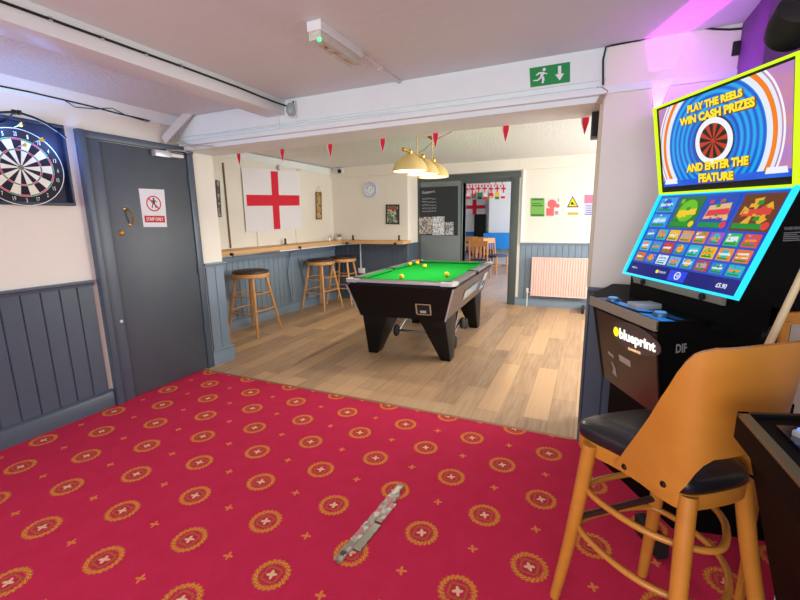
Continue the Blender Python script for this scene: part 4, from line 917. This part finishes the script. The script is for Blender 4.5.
# deck
b = B(); deck = [A_, B_, B_+Bk*.2, UPZ(cl_[1], 0)+Bk*.1, C_, D_, E_, A2]
deck = [UPZ(p, zD-.03) for p in deck]; b.prism(deck, (0, 0, .03)); obj('deck', b, casem, GM)
b = B(); b.hexa([Vector((p.x, p.y, z))+o for z in (zD-.034, zD+.004) for p, o in ((A_, Nd*.006), (B_, Nd*.006), (B_, Nd*-.006), (A_, Nd*-.006))]); obj('deck_trim', b, steel, GM)
DK = Patch(A_+Vector((0, 0, zD)), B_+Vector((0, 0, zD)), B_+Bk*.16+Wd*.06+Vector((0, 0, zD)), A_+Bk*.13+Vector((0, 0, zD))); DK.n = Vector((0, 0, 1))
bluelit = emis('deck_blue_glow', (30, 120, 210), .9); bluedim = emis('deck_dim_blue', (14, 60, 110), .7)
b = B(); b.mi = 0; ppoly(b, DK, [(.25, .2), (.62, .25), (.66, .55), (.2, .5)], .0015); ppoly(b, DK, [(.70, .12), (.98, .1), (.96, .4), (.74, .36)], .0015); b.mi = 1; ppoly(b, DK, [(.05, .1), (.2, .15), (.18, .7), (.08, .8)], .0015); ppoly(b, DK, [(.3, .6), (.9, .5), (.9, .7), (.4, .8)], .0015)
obj('deck_artwork', b, [bluelit, bluedim], GM)
for u, v, r in ((.22, .32, .026), (.80, .40, .026)):
    b = B(); b.lathe([(r, 0), (r, .008), (r*.92, .014), (0, .016)], DK.P(u, v, .001), 20); k_ = obj('button', b, mat('button_rim', (70, 100, 130), .3, .3) if u < .5 else bpy.data.materials['button_rim'], GM)
    b = B(); b.lathe([(r*.75, 0), (r*.7, .003), (0, .004)], DK.P(u, v, .016), 18); obj('button_cap', b, emis('button_glow', (90, 170, 240), .8) if u < .5 else bpy.data.materials['button_glow'], k_)
b = B(); q = DK.P(.5, .62, 0); b.rbox(q+Vector((0, 0, .012)), (.07, .1, .022), th, .004); obj('coin_tray', b, silver, GM)
# apron under lower screen
b = B(); a0, a1 = cl_[0]+loD*.0, cl_[1]+loD*.0
q0_, q1_ = a0.lerp(a1, .06), a0.lerp(a1, .88); dn_ = Vector((0, 0, -.038))-Nd*.012
b.hexa([q0_-Nd*.01, q1_-Nd*.01, q1_-Nd*.01+dn_, q0_-Nd*.01+dn_, q0_-Nd*.05, q1_-Nd*.05, q1_-Nd*.05+dn_, q0_-Nd*.05+dn_]); obj('apron', b, steel, GM)
b = B(); b.hexa([a0-Nd*.03, a1-Nd*.03, UPZ(a1-Nd*.03, zD-.01), UPZ(a0-Nd*.03, zD-.01), a0-Nd*.12, a1-Nd*.12, UPZ(a1-Nd*.12, zD-.01), UPZ(a0-Nd*.12, zD-.01)]); obj('screen_support', b, casem, GM)
for u in (.2, .75):
    b = B(); b.lathe([(.012, 0), (.012, .008), (0, .01)], a0.lerp(a1, u)+Vector((0, 0, -.022))-Nd*.012, 14, Matrix.Rotation(th, 4, 'Z') @ Matrix.Rotation(pi/2, 4, 'X')); obj('speaker_port', b, blackm, GM)
# head and body behind screens
def shell(b, pt, back0, back1, m=.012):
    f = [pt.P(u, v, -.004) for u, v in ((0, 0), (1, 0), (1, 1), (0, 1))]
    b.hexa([f[0], f[1], back0[1], back0[0], f[3], f[2], back1[1], back1[0]])
bkl = lambda p, d: Vector((p.x, p.y, p.z))+Bk*d
def clampy(p, y=2.54): return Vector((p.x, min(p.y, y), p.z))
b = B()
f = [UP.P(*q, -.006) for q in ((0, 0), (1, 0), (1, 1), (0, 1))]; g = [clampy(bkl(f[0], .25)), clampy(bkl(f[1], .32)), clampy(bkl(f[2], .36)), clampy(bkl(f[3], .30))]
b.hexa([f[0], f[1], g[1], g[0], f[3], f[2], g[2], g[3]]); obj('head_cabinet', b, casem, GM)
b = B(); f = [LO.P(*q, -.006) for q in ((0, 0), (1, 0), (1, 1), (0, 1))]; g = [clampy(bkl(f[0], .30)), clampy(bkl(f[1], .44)), clampy(bkl(f[2], .32)), clampy(bkl(f[3], .25))]
g[0].z = g[1].z = zD
b.hexa([f[0], f[1], g[1], g[0], f[3], f[2], g[2], g[3]])
obj('screen_housing', b, casem, GM)
# light frames
def frame(pt, w_, col, nm, d0=-.006, d1=.012, grow=0):
    b = B(); a, c = w_/pt.w, w_/pt.h
    for q in ((-a*grow, -c*grow, 1+a*grow, c*(1-grow)), (-a*grow, 1-c*(1-grow), 1+a*grow, 1+c*grow), (-a*grow, 0, a*(1-grow), 1), (1-a*(1-grow), 0, 1+a*grow, 1)): pbox(b, pt, *q, d0, d1)
    return obj(nm, b, col, GM)
frame(UP, .0075, emis('yellow_green_led', (205, 245, 20), 1.25), 'light_frame', grow=.5)
frame(LO, .0075, emis('cyan_led', (30, 215, 250), 1.3), 'light_frame', grow=.5)

# upper screen picture
n = NT('upper_screen_picture'); U, V, _ = n.xyz(n.coord('UV'))
asp = UP.w/UP.h; cxu, cyu = .475, .47
du = n.math('MULTIPLY', n.math('SUBTRACT', U, cxu), asp); dv = n.math('SUBTRACT', V, cyu)
r = n.math('SQRT', n.math('ADD', n.math('MULTIPLY', du, du), n.math('MULTIPLY', dv, dv)))
ring = n.math('ADD', n.math('MULTIPLY', n.math('SINE', n.math('MULTIPLY', r, 95)), .5), .5)
c = n.mix(ring, lin((10, 84, 214)), lin((24, 178, 245)))
c = n.mix(n.math('MULTIPLY', n.math('LESS_THAN', r, .32), .5), c, lin((8, 60, 190)))
out = n.math('GREATER_THAN', r, .67)
def band(r0, r1): return n.math('MULTIPLY', n.math('GREATER_THAN', r, r0), n.math('LESS_THAN', r, r1))
bg = n.mix(n.noise(5, 2, n.coord('UV')), lin((150, 120, 235)), lin((235, 150, 90)))
c = n.mix(out, c, bg)
c = n.mix(band(.60, .655), c, lin((232, 242, 255))); c = n.mix(band(.655, .70), c, lin((250, 130, 20))); c = n.mix(band(.70, .735), c, lin((235, 240, 255))); c = n.mix(band(.75, .77), c, lin((250, 250, 255)))
fl = n.math('LESS_THAN', V, .14); c = n.mix(fl, c, n.mix(n.noise(6, 2, n.coord('UV')), lin((20, 40, 215)), lin((60, 130, 240))))
n.b.inputs['Base Color'].default_value = (0, 0, 0, 1); n.link(c, n.b.inputs['Emission Color']); n.b.inputs['Emission Strength'].default_value = .95; n.b.inputs['Roughness'].default_value = .12
b = B(); pbox(b, UP, -.005, -.005, 1.005, 1.005, -.004, .001); obj('screen_bezel', b, blackm, GM)
b = B(); pquad(b, UP, .03, .075, .975, .965, .002); us = obj('upper_screen', b, n.m, GM)
wr, wk, wh, yl, orr = emis('wheel_red', (200, 60, 30), .9), emis('wheel_dark', (40, 30, 26), .6), emis('screen_white', (240, 244, 255), 1), emis('screen_yellow', (255, 226, 40), 1.05), emis('screen_brown', (150, 70, 0), .6)
cyc = (.5, .5)
def scr(pt, off, *p): q = Patch(*[onpn(x, y, pt.c[0]+pt.n*off, pt.n) for x, y in p]); q.n = pt.n; return q
WH = scr(UP, .0005, (691, 170), (741, 163), (741, 109), (691, 118))
b = B(); KW = WH.w/50.*19.
b.mi = 2; pdisc(b, WH, *cyc, KW, .004, KW*.72, 36); b.mi = 1; pdisc(b, WH, *cyc, KW*1.06, .0035, KW*.97, 36)
for k in range(20): b.mi = k % 2; pdisc(b, WH, *cyc, KW*.75, .0045, KW*.08, 2, 2*pi*k/20, 2*pi*(k+1)/20)
b.mi = 0; pdisc(b, WH, *cyc, KW*.1, .005, seg=12); obj('prize_wheel', b, [wr, wk, wh], us)
for pz in (((666, 184.5), (678, 183.5), (677, 178.5), (667, 179.5)), ((766, 174), (789, 172), (788, 165.5), (768, 167.5))):
    b = B(); p_ = scr(UP, .0005, *pz); pbox(b, p_, 0, 0, 1, 1, .002, .004); obj('pillar_base', b, wh, us)
for txt, pz in (('PLAY THE REELS', ((688.7, 113.5), (744.5, 96), (743.7, 87.5), (688.7, 105.5))), ('WIN CASH PRIZES', ((681, 126.5), (757, 106), (756.5, 95.5), (681, 118.5))),
                ('AND ENTER THE', ((688, 172.5), (750, 164.5), (750.5, 155), (688, 164))), ('FEATURE', ((700, 182.5), (735, 179.5), (735, 170.5), (700, 173.5)))):
    p_ = scr(UP, .0005, *pz)
    b = B(); ptext(b, p_, txt, -.006, -.12, 1.012, .98, .0035, .09); sh_ = obj('lettering_shadow', b, orr, us)
    b = B(); ptext(b, p_, txt, 0, 0, 1, 1, .006, .06); obj('lettering', b, yl, us)
# lower screen
n = NT('lower_screen_background'); U, V, _ = n.xyz(n.coord('UV'))
c = n.mix(n.noise(4, 2, n.coord('UV')), lin((20, 40, 190)), lin((40, 110, 230))); c = n.mix(n.math('LESS_THAN', V, .16), c, lin((14, 30, 130)))
n.b.inputs['Base Color'].default_value = (0, 0, 0, 1); n.link(c, n.b.inputs['Emission Color']); n.b.inputs['Emission Strength'].default_value = .85; n.b.inputs['Roughness'].default_value = .12
b = B(); pquad(b, LO, .012, .015, .988, .985, .002); ls = obj('lower_screen', b, n.m, GM)
def col(*c): return emis('tile_%d_%d_%d' % c, c, .9) if 'tile_%d_%d_%d' % c not in bpy.data.materials else bpy.data.materials['tile_%d_%d_%d' % c]
def art_tile(u0, v0, u1, v1, bgc, fg, accent, kind=0, big=False):
    b = B(); b.mi = 0; pbox(b, LO, u0, v0, u1, v1, .002, .004)
    w_, h_ = u1-u0, v1-v0; cx, cy = (u0+u1)/2, (v0+v1)/2
    b.mi = 1
    if kind == 0: pdisc(b, LO, cx, cy+h_*.05, min(w_*LO.w, h_*LO.h)*.36, .0045, seg=18)
    elif kind == 1: ppoly(b, LO, [(u0+w_*.1, cy-h_*.2), (u1-w_*.1, cy-h_*.15), (u1-w_*.15, cy+h_*.28), (u0+w_*.15, cy+h_*.2)], .0045)
    else:
        for k in range(5): ppoly(b, LO, [(cx-w_*.05, cy), (cx+w_*.4*cos(k*1.256+.2), cy+h_*.4*sin(k*1.256+.2)), (cx+w_*.4*cos(k*1.256+.8), cy+h_*.4*sin(k*1.256+.8))], .0045+.0001*k)
    b.mi = 2; ppoly(b, LO, [(u0+w_*.15, cy-h_*.12), (u1-w_*.12, cy-h_*.06), (u1-w_*.14, cy+h_*.12), (u0+w_*.17, cy+h_*.06)], .0055)
    if big: b.mi = 3; ppoly(b, LO, [(u0+w_*.05, v0+h_*.06), (u1-w_*.1, v0+h_*.06), (u1-w_*.1, v0+h_*.2), (u0+w_*.05, v0+h_*.2)], .0055); b.mi = 2; pdisc(b, LO, u1-w_*.1, v0+h_*.14, w_*LO.w*.1, .006, seg=14)
    else: b.mi = 3; ppoly(b, LO, [(u0+w_*.12, v0+h_*.08), (u1-w_*.12, v0+h_*.08), (u1-w_*.12, v0+h_*.22), (u0+w_*.12, v0+h_*.22)], .0055)
    for k in range(9 if big else 4):
        rx, ry = u0+w_*random.uniform(.12, .88), v0+h_*random.uniform(.3, .9); b.mi = random.choice((1, 2, 2, 3)); e_ = w_*random.uniform(.04, .09)
        ppoly(b, LO, [(rx-e_, ry-e_*1.2), (rx+e_, ry-e_), (rx+e_*.8, ry+e_*1.3), (rx-e_*.9, ry+e_)], .0062+.0001*k)
    obj('game_tile', b, [col(*bgc), col(*fg), col(*accent), col(20, 150, 50)], ls)
art_tile(.03, .60, .20, .755, (40, 150, 230), (120, 210, 250), (220, 240, 255), 1); art_tile(.03, .78, .20, .955, (50, 160, 235), (20, 90, 190), (200, 230, 255), 0)
art_tile(.23, .60, .45, .955, (36, 120, 60), (110, 200, 30), (250, 210, 40), 0, True); art_tile(.48, .60, .70, .955, (30, 80, 190), (240, 190, 130), (226, 60, 80), 1, True); art_tile(.73, .60, .97, .955, (110, 60, 30), (240, 180, 50), (226, 70, 60), 2, True)
pal = [(40, 130, 225), (250, 150, 30), (60, 190, 90), (50, 110, 220), (60, 150, 220), (40, 190, 200), (240, 120, 40), (235, 80, 40), (230, 240, 250), (200, 60, 60), (250, 190, 40), (160, 90, 200), (200, 110, 30), (90, 190, 240)]
ii = 0
for row, (v0, v1) in enumerate(((.455, .575), (.31, .43), (.18, .285))):
    for k in range(8):
        u0 = .045+.1165*k; a, c_, d = pal[(ii*5+row) % 14], pal[(ii*3+4+row) % 14], pal[(ii*7+8) % 14]; ii += 1
        art_tile(u0, v0, u0+.095, v1, a, c_, d, ii % 3)
b = B(); pdisc(b, LO, .335, .095, .008, .004, seg=14); obj('maker_symbol', b, yl, ls)
b = B(); ptext(b, LO, 'blueprint', .355, .075, .42, .115, .004, 0); obj('lettering', b, wh, ls)
b = B(); pdisc(b, LO, .53, .09, .016, .004, .012, 18); obj('menu_ring', b, wh, ls)
b = B(); ptext(b, LO, 'ME', .51, .07, .55, .105, .004, 0); obj('lettering', b, wh, ls)
b = B(); ptext(b, LO, '£5.90', .84, .06, .91, .105, .004, .02); obj('lettering', b, wh, ls)
b = B(); ptext(b, LO, 'MENU', .06, .08, .12, .1, .004, 0); obj('lettering', b, wh, ls)
b = B(); pbox(b, LO, .45, .03, .60, .145, .0022, .003); obj('menu_bar', b, emis('menu_blue', (30, 70, 240), .9), ls)
# logo on the front panel
LG = Patch(*[onpn(x, y, FPb[0]+Nd*.009, FP.n) for x, y in ((620.5, 341), (657, 355.5), (657, 342), (620.5, 327.5))]); LG.n = FP.n
fu = lambda x, y: onpn(x, y, FPb[0]+Nd*.009, FP.n)
EL = Patch(fu(613, 343), fu(661.5, 364), fu(661.5, 336), fu(613, 315)); EL.n = FP.n
ell = [(.5+.5*cos(2*pi*k/40), .5+.5*sin(2*pi*k/40)) for k in range(40)]
b = B(); ppoly(b, EL, ell, .0, .004); lg = obj('logo_plate', b, mat('logo_plate_plum', (74, 62, 66), .3, coat=.4), GM)
b = B(); ptext(b, LG, 'blueprint', 0, 0, 1, 1, .0055, .04); obj('lettering', b, emis('logo_white', (255, 250, 240), 1.5), lg)
b = B(); ptext(b, LG, 'GAMING', .27, -.36, .62, -.16, .0055, .06); obj('lettering', b, emis('logo_amber', (255, 200, 150), 1.2), lg)
b = B(); pdisc(b, LG, -.1, .62, .021, .0055, seg=20); obj('sun_symbol', b, emis('logo_yellow', (255, 214, 30), 1.6), lg)
b = B(); pbox(b, FP, .44, .42, .62, .50, .0085, .0095); obj('sticker', b, mat('faded_sticker', (170, 160, 150), .6), GM)
b = B(); ppoly(b, FP, [(.24, .42), (.34, .40), (.34, .44), (.24, .46)], .0095); ppoly(b, FP, [(.28, .18), (.36, .16), (.35, .27), (.30, .34), (.28, .33), (.31, .26)], .0095); obj('sticker', b, bpy.data.materials['faded_sticker'], GM)
p_ = Patch(*[onpn(x, y, cl_[1]+Wd*.004, Wd) for x, y in ((782, 242), (803, 241), (803, 226), (784, 227))])
if p_.n.dot(Wd) < 0: p_.n = -p_.n
b = B(); ptext(b, p_, 'WARNING', 0, .78, .9, 1, .001, .02); [pbox(b, p_, .02, .05+.13*k, (.95, .8, .9, .7, .85)[k], .11+.13*k, .0005, .001) for k in range(5)]; obj('warning_label', b, mat('label_white_print', (120, 122, 128), .6), GM)
# label on the side of the machine
SN = (C_-B_).normalized().cross(Vector((0, 0, 1))); 
def side_patch(pxs, off=.003):
    c = [onpn(x, y, B_+SN*off, SN) for x, y in pxs]; p_ = Patch(*c)
    if p_.n.dot(CO-c[0]) < 0: p_.n = -p_.n
    return p_
sp = side_patch(((675, 354), (687, 353), (686, 342), (676, 343)), .006); b = B(); ptext(b, sp, 'DIF', 0, .1, 1, .9, .002, .03); obj('side_logo', b, mat('pale_logo', (150, 150, 155), .5), GM)
for p in ((.30, 1.83), (.34, 1.74)):
    b = B(); b.rbox((p[0], p[1], .05), (.05, .07, .085), radians(30), .012); obj('castor', b, blackm, GM)
# ------------------------------------------------------------------ added slit for the purple beam behind the machine, ceiling box, black lamp
t = thing('beam_slit', 'slim black slit housing added to shape the purple beam behind the gaming machine', 'lamp', (.30, 2.50, 1.82))  # unseen housing, added so that its fins shape the purple beam
lp = Vector((.300, 2.50, 1.835)); d1 = Vector((-.34, .94, 0)).normalized(); d2 = Vector((.03, 0, 1)).normalized(); sn = d1.cross(d2).normalized()
for s in (-1, 1):
    b = B(); c0 = lp+sn*(s*.010); b.prism([c0-d2*.012-d1*.06, c0-d2*.012+d1*.055, c0+d2*.044+d1*.055, c0+d2*.044-d1*.06], sn*(s*.003)); obj('fin', b, blackm, t)
b = B(); b.prism([lp-d2*.016-d1*.06-sn*.014, lp-d2*.016+d1*.055-sn*.014, lp-d2*.016+d1*.055+sn*.014, lp-d2*.016-d1*.06+sn*.014], d2*.003); obj('base_plate', b, blackm, t)
for e_ in (-.06, .05):
    b = B(); b.prism([lp+d1*e_-d2*.014-sn*.013, lp+d1*e_-d2*.014+sn*.013, lp+d1*e_+d2*.02+sn*.013, lp+d1*e_+d2*.02-sn*.013], d1*.003); obj('end_plate', b, blackm, t)
b = B(); b.box(lp.x-.02, lp.x+.012, lp.y+.0, YB, lp.z-.03, lp.z-.017); obj('bracket', b, blackm, t)
light('POINT', 'purple_beam', lp, 21, (.78, .02, 1), shadow_soft_size=.001)
light('POINT', 'purple_glow', (.44, 2.40, 1.95), 1.1, (.55, .12, 1), shadow_soft_size=.05)
b = B(); b.box(.585, 1.3, 2.22, YB+.007, 1.72, ZC-.001, .004); struct('trim_22', b, mat('purple_lit_boxing', (110, 50, 134), .6), label='boxed-in bulkhead under the ceiling beside the gaming machine')  # cream boxing with the purple lamp light put into its colour
q = onpl(737, 49, 1, YB+.005); b = B(); b.box(q.x-.02, q.x+.02, YB-.015, YB+.02, q.z-.03, q.z+.03, .003); tag(obj('junction_box', b, blackm), 'small black box on the beam next to the purple-lit bulkhead', 'junction box')
q = onpl(795, 22, 1, 1.75); t = thing('ceiling_speaker', 'round black speaker drum hanging from the ceiling at the top right corner', 'speaker', (q.x, q.y, ZC))
b = B(); M2 = Matrix.Rotation(radians(60), 4, 'X'); b.lathe([(0, -.06), (.05, -.06), (.062, -.045), (.066, 0), (.06, .05), (.045, .06), (0, .06)], q, 24, M2); obj('drum', b, blackm, t)
b = B(); b.tube([q+Vector((0, 0, .05)), (q.x, q.y, ZC-.001)], .014, 8); obj('hanger', b, black, t)

# ------------------------------------------------------------------ second machine console at the right
zc = .955
k0 = onpl(737, 414, 2, zc); k1 = onpl(800, 486, 2, zc); e1 = (k1-k0).normalized(); k2 = onpl(800, 416.5, 2, zc); e2 = (k2-k0).normalized()
t = thing('gaming_machine', 'black console of a second gaming machine at the right edge, corner towards the stool', 'gaming machine', (.8, 1.0, 0))
b = B(); pl_ = [k0, k0+e1*.5, k0+e1*.5+e2*.7, k0+e2*.7]; b.prism([p-Vector((0, 0, .05)) for p in pl_], (0, 0, .048)); obj('console_deck', b, casem, t)
b = B(); q_ = k0+e1*.012+e2*.012; b.hexa([k0+Vector((0, 0, -.004)), k0+e1*.5+Vector((0, 0, -.004)), k0+e1*.5+e2*.018+Vector((0, 0, -.004)), k0+e2*.018+Vector((0, 0, -.004)), k0+Vector((0, 0, .006)), k0+e1*.5+Vector((0, 0, .006)), k0+e1*.5+e2*.018+Vector((0, 0, .006)), k0+e2*.018+Vector((0, 0, .006))]); obj('edge_trim', b, mat('bronze_trim', (128, 120, 96), .4, .6), t)
b = B(); b.hexa([k0+Vector((0, 0, -.004)), k0+e2*.7+Vector((0, 0, -.004)), k0+e2*.7+e1*.01+Vector((0, 0, -.004)), k0+e1*.01+Vector((0, 0, -.004)), k0+Vector((0, 0, .006)), k0+e2*.7+Vector((0, 0, .006)), k0+e2*.7+e1*.01+Vector((0, 0, .006)), k0+e1*.01+Vector((0, 0, .006))]); obj('edge_trim', b, black, t)
qb_ = onpl(800, 437, 2, zc)
b = B(); b.prism([p+Vector((0, 0, .0)) for p in (k0+e1*.05+e2*.05, k0+e1*.45+e2*.05, k0+e1*.45+e2*.5, k0+e1*.05+e2*.5)], (0, 0, .003)); obj('deck_glass', b, mat('purple_reflection_glass', (34, 26, 52), .15, coat=.5), t)  # purple reflections on the black deck put into the colour
b = B(); b.rbox(qb_+Vector((.02, 0, .008)), (.06, .035, .012), radians(35), .004); o = obj('button', b, silver, t)
b = B(); b.rbox(qb_+Vector((.02, 0, .016)), (.05, .027, .005), radians(35), .002); obj('button_cap', b, emis('button_blue_white', (120, 160, 255), 1.2), o)
cc = k0+e1*.10+e2*.10
pl_ = [k0+e1*.015+e2*.02, k0+e1*.46+e2*.02, k0+e1*.46+e2*.66, k0+e1*.015+e2*.66]
kb = onpl(776, 602, 2, .30); kb = Vector((kb.x, kb.y, 0)); bt_ = [kb, kb+e1*.30, kb+e1*.30+e2*.45, kb+e2*.45]
b = B(); b.grid([[UPZ(p, .006) for p in bt_], [UPZ(p, .30) for p in bt_], [UPZ(p, zc-.052) for p in pl_]], closed_u=True, caps=True); obj('cabinet', b, casem, t)
b = B(); b.tube([Vector((bt_[0].x-.004, bt_[0].y-.004, .1)), Vector((bt_[0].x-.004, bt_[0].y-.004, .6))], .003, 6); obj('edge_strip', b, silver, t)

# ------------------------------------------------------------------ foreground stool with bent ply back
C0 = Vector((.271, 1.30, 0)); phs = radians(37.8)
ex = Vector((cos(phs), sin(phs), 0)); ey = Vector((sin(phs), -cos(phs), 0))
t = thing('counter_stool', 'golden bentwood bar stool with black seat and wraparound plywood back in the foreground', 'bar stool', C0, phs)
def S_(x, y, z): return C0+ex*x+ey*y+Vector((0, 0, z))
def chaikin(p, n_=3):
    for _ in range(n_):
        q = []
        for i in range(len(p)):
            a, c = Vector(p[i]), Vector(p[(i+1) % len(p)]); q += [a*.75+c*.25, a*.25+c*.75]
        p = q
    return p
SEAT = chaikin([(-.172, -.185), (-.150, -.235), (-.08, -.250), (.08, -.250), (.150, -.235), (.172, -.185), (.122, -.04), (.122, .08), (.108, .128), (.06, .140), (-.06, .140), (-.108, .128), (-.122, .08), (-.122, -.04)], 2)
SH = .657; sc_ = lambda k, z, cy=-.04: [S_(p[0]*k, (p[1]-cy)*k+cy, z) for p in SEAT]
b = B(); b.grid([sc_(.975, SH-.045), sc_(.985, SH-.04), sc_(.985, SH), sc_(.86, SH), sc_(.86, SH-.045)], closed_u=True, closed_v=True); obj('seat_frame', b, beech2, t)
b = B(); b.grid([sc_(k, SH+z) for k, z in ((.93, 0), (.985, .003), (1.0, .012), (1.0, .022), (.98, .034), (.93, .043), (.8, .050), (.6, .055), (.3, .057), (.02, .057))], closed_u=True, caps=True); obj('seat_cushion', b, leather, t, angle=70)
LEGS = {(-1, -1): ((-.165, -.15), (-.19, -.24)), (1, -1): ((.13, -.15), (.19, -.24)), (-1, 1): ((-.088, .122), (-.165, .21)), (1, 1): ((.112, .105), (.235, .195))}
def leg_pt(sx, sy, z):
    (x0, y0), (x1, y1) = LEGS[(sx, sy)]; k = 1-z/SH; k = k*(.65+.35*k); return S_(x0+(x1-x0)*k, y0+(y1-y0)*k, z)
for sx in (-1, 1):
    for sy in (-1, 1):
        b = B(); b.tube([leg_pt(sx, sy, max(.006, (SH-.003)*(1-k/8))) for k in range(9)], .019, 14, rr=[.0215, .022, .022, .0215, .021, .020, .019, .018, .017]); obj('leg', b, beech2, t)
def hoop(z, grow):
    c = [leg_pt(*q, z) for q in ((-1, -1), (1, -1), (1, 1), (-1, 1))]; m_ = sum(c, Vector())/4
    pts = []
    for i in range(4):
        a, d = c[i], c[(i+1) % 4]; w0, w1 = ((.16, .16), (.16, .3), (.42, .3), (.3, .16))[i]
        pts += [a.lerp(d, w0), a.lerp(d, 1-w1)]
    return chaikin([m_+(p-m_)*1.12 for p in pts], 3)
for z, g_ in ((.495, .01), (.345, .01)):
    b = B(); b.tube(hoop(z, g_), .0098, 10, closed=True); obj('foot_hoop', b, beech2, t)
b = B(); b.tube([leg_pt(-1, -1, .37), leg_pt(1, -1, .385)], .011, 8); obj('crossbar', b, mat('dark_wood', (62, 34, 30), .5), t)
def back_pt(ph, z, o=0):
    tt = (z-.61)/.43; a = .135+.045*tt+o; bb = .165+.02*tt+o; s_, c_ = sin(ph), cos(ph)
    return Vector((a*abs(s_)**.5*(1 if s_ > 0 else -1), bb*abs(c_)**.5*(1 if c_ > 0 else -1), z))
def interp(tab, a):
    for (a0, v0), (a1, v1) in zip(tab, tab[1:]):
        if a <= a1:
            k = (a-a0)/(a1-a0); return v0+(v1-v0)*k
    return tab[-1][1]
ZLO = [(0, .79), (20, .787), (30, .77), (38, .745), (46, .71), (56, .672), (64, .664), (84, .655), (90, .64), (98, .628)]
ZHI = [(0, 1.065), (30, 1.063), (42, 1.055), (50, 1.045), (57, 1.025), (65, .99), (76, .92), (84, .85), (89, .785), (95, .69), (98, .64)]
b = B(); NP, NZ = 196, 12; inn, outr = [], []
angs = [-98+196*i/NP for i in range(NP+1)]
for j in range(NZ+1):
    ri, ro = [], []
    for a in angs:
        ph = radians(a); zl = interp(ZLO, abs(a)); cc_ = cos(radians(a)); yy_ = sqrt(abs(cc_))*(1 if cc_ > 0 else -1); zh = interp(ZHI, abs(a)) if abs(a) < 76 else interp([(-.5, .60), (-.349, .634), (.132, .785), (.323, .85), (.492, .92)], yy_); zh = max(zh, zl+.004); z = zl+(zh-zl)*j/NZ
        ri.append(S_(*back_pt(ph, z))); ro.append(S_(*back_pt(ph, z, .011)))
    inn.append(ri); outr.append(ro)
b.grid(inn); b.grid(outr); b.grid([inn[0], outr[0]]); b.grid([inn[-1], outr[-1]]); b.grid([[r[0] for r in inn], [r[0] for r in outr]]); b.grid([[r[-1] for r in inn], [r[-1] for r in outr]])
bmesh.ops.remove_doubles(b.bm, verts=b.bm.verts, dist=1e-5)
bk = obj('backrest', b, beech2, t, angle=50)
dbolt = mat('dark_bolt', (50, 44, 40), .3, .8)
for s in (-1, 1):
    for a, z in ((91, .652), (71, .682)):
        p = back_pt(radians(s*a), z, .0112); b = B(); Mb = (ex*s).to_track_quat('Z', 'Y').to_matrix().to_4x4(); b.lathe([(.0085, 0), (.0085, .002), (.006, .005), (0, .0055)], S_(*p), 14, Mb); obj('bolt', b, dbolt, bk)

# stool at the right edge with a pole leaning over it
q0 = onpl(780, 313, 1, 1.56); q1 = onpl(780, 325, 1, 1.56)
t = thing('counter_stool', 'wooden stool back showing at the right edge behind the leaning pole', 'bar stool', (q0.x+.15, 1.44, 0))
b = B(); rows = []
for z in (q1.z, q0.z): rows.append([Vector((q0.x+.30*k/12, 1.56+.10*(1-cos(pi*k/12-pi/2)) if False else 1.56-.0+.05*sin(pi*k/12), z)) for k in range(13)])
rows2 = [[p+Vector((0, .016, 0)) for p in r] for r in rows]
b.grid([rows[0], rows[1], rows2[1], rows2[0]], closed_v=True); obj('backrest', b, beech2, t)
for dx, dy in ((.02, .0), (.28, .0), (.10, -.22), (.28, -.22)):
    b = B(); b.tube([(q0.x+dx, 1.57+dy, .006), (q0.x+dx, 1.57+dy, q1.z+.01 if dy == 0 else .662)], .013, 8); obj('leg', b, beech2, t)
b = B(); b.box(q0.x+.0, q0.x+.30, 1.31, 1.56, .66, .70, .01); obj('seat', b, leather, t)
p0, p1 = onpl(768, 346, 1, 1.45), onpl(803, 272, 1, 1.50); d = (p1-p0).normalized()
bot = p0-d*((p0.z-.702)/d.z)
t = thing('wooden_pole', 'pale wooden pole leaning against the dark machines at the right edge', 'pole', bot)
b = B(); b.tube([bot, p0, p1, p1+d*.35], .0095, 12, rr=[.011, .010, .0095, .009]); obj('shaft', b, mat('pale_ash', (214, 190, 150), .4), t)

# ------------------------------------------------------------------ strip of packaging on the carpet
pA, pB = onpl(338, 557, 2, .005), onpl(398, 487, 2, .005); dv_ = (pB-pA).normalized(); sv = Vector((dv_.y, -dv_.x, 0)); Ln = (pB-pA).length
t = thing('foil_strip', 'long crumpled silvery printed packet strip lying on the red carpet', 'packaging', pA)
foil = blotch('printed_foil', [(176, 172, 158), (140, 134, 118), (206, 202, 190), (196, 120, 116), (160, 156, 140)], 46)
def ribbon(b, a, c, s0, s1, z0=.0065, n_=26, ph=0):
    rows = []
    for e in (0, 1): rows.append([pA+dv_*(Ln*(a+(c-a)*i/n_))+sv*((s0 if e == 0 else s1)+.0018*sin(i*1.7+ph+e))+Vector((0, 0, z0-.005+.0022*abs(sin(i*1.3+ph+e*.8)))) for i in range(n_+1)])
    lo_ = [[Vector((p.x, p.y, .0045)) for p in r] for r in rows]; b.grid([lo_[0], rows[0], rows[1], lo_[1]], closed_v=True)
b = B(); ribbon(b, -.04, 1.03, -.006, .028, .012); obj('main_strip', b, foil, t)
b = B(); ribbon(b, .12, .45, .022, .066, .010, 14, 1); obj('torn_flap', b, mat('grey_foil', (150, 144, 128), .35, .4), t)
b = B(); ribbon(b, .48, .76, .024, .060, .010, 12, 2); obj('torn_flap', b, foil, t)
b = B(); ribbon(b, .76, .90, .022, .040, .010, 8, 3); obj('torn_flap', b, foil, t)
b = B(); ribbon(b, .86, .99, .002, .022, .0145, 6, 3); obj('pale_end', b, mat('cream_foil', (226, 218, 178), .5), t)
b = B(); ribbon(b, .01, .06, .002, .022, .0145, 4, 1); obj('dark_end', b, mat('dark_foil', (60, 62, 60), .5), t)
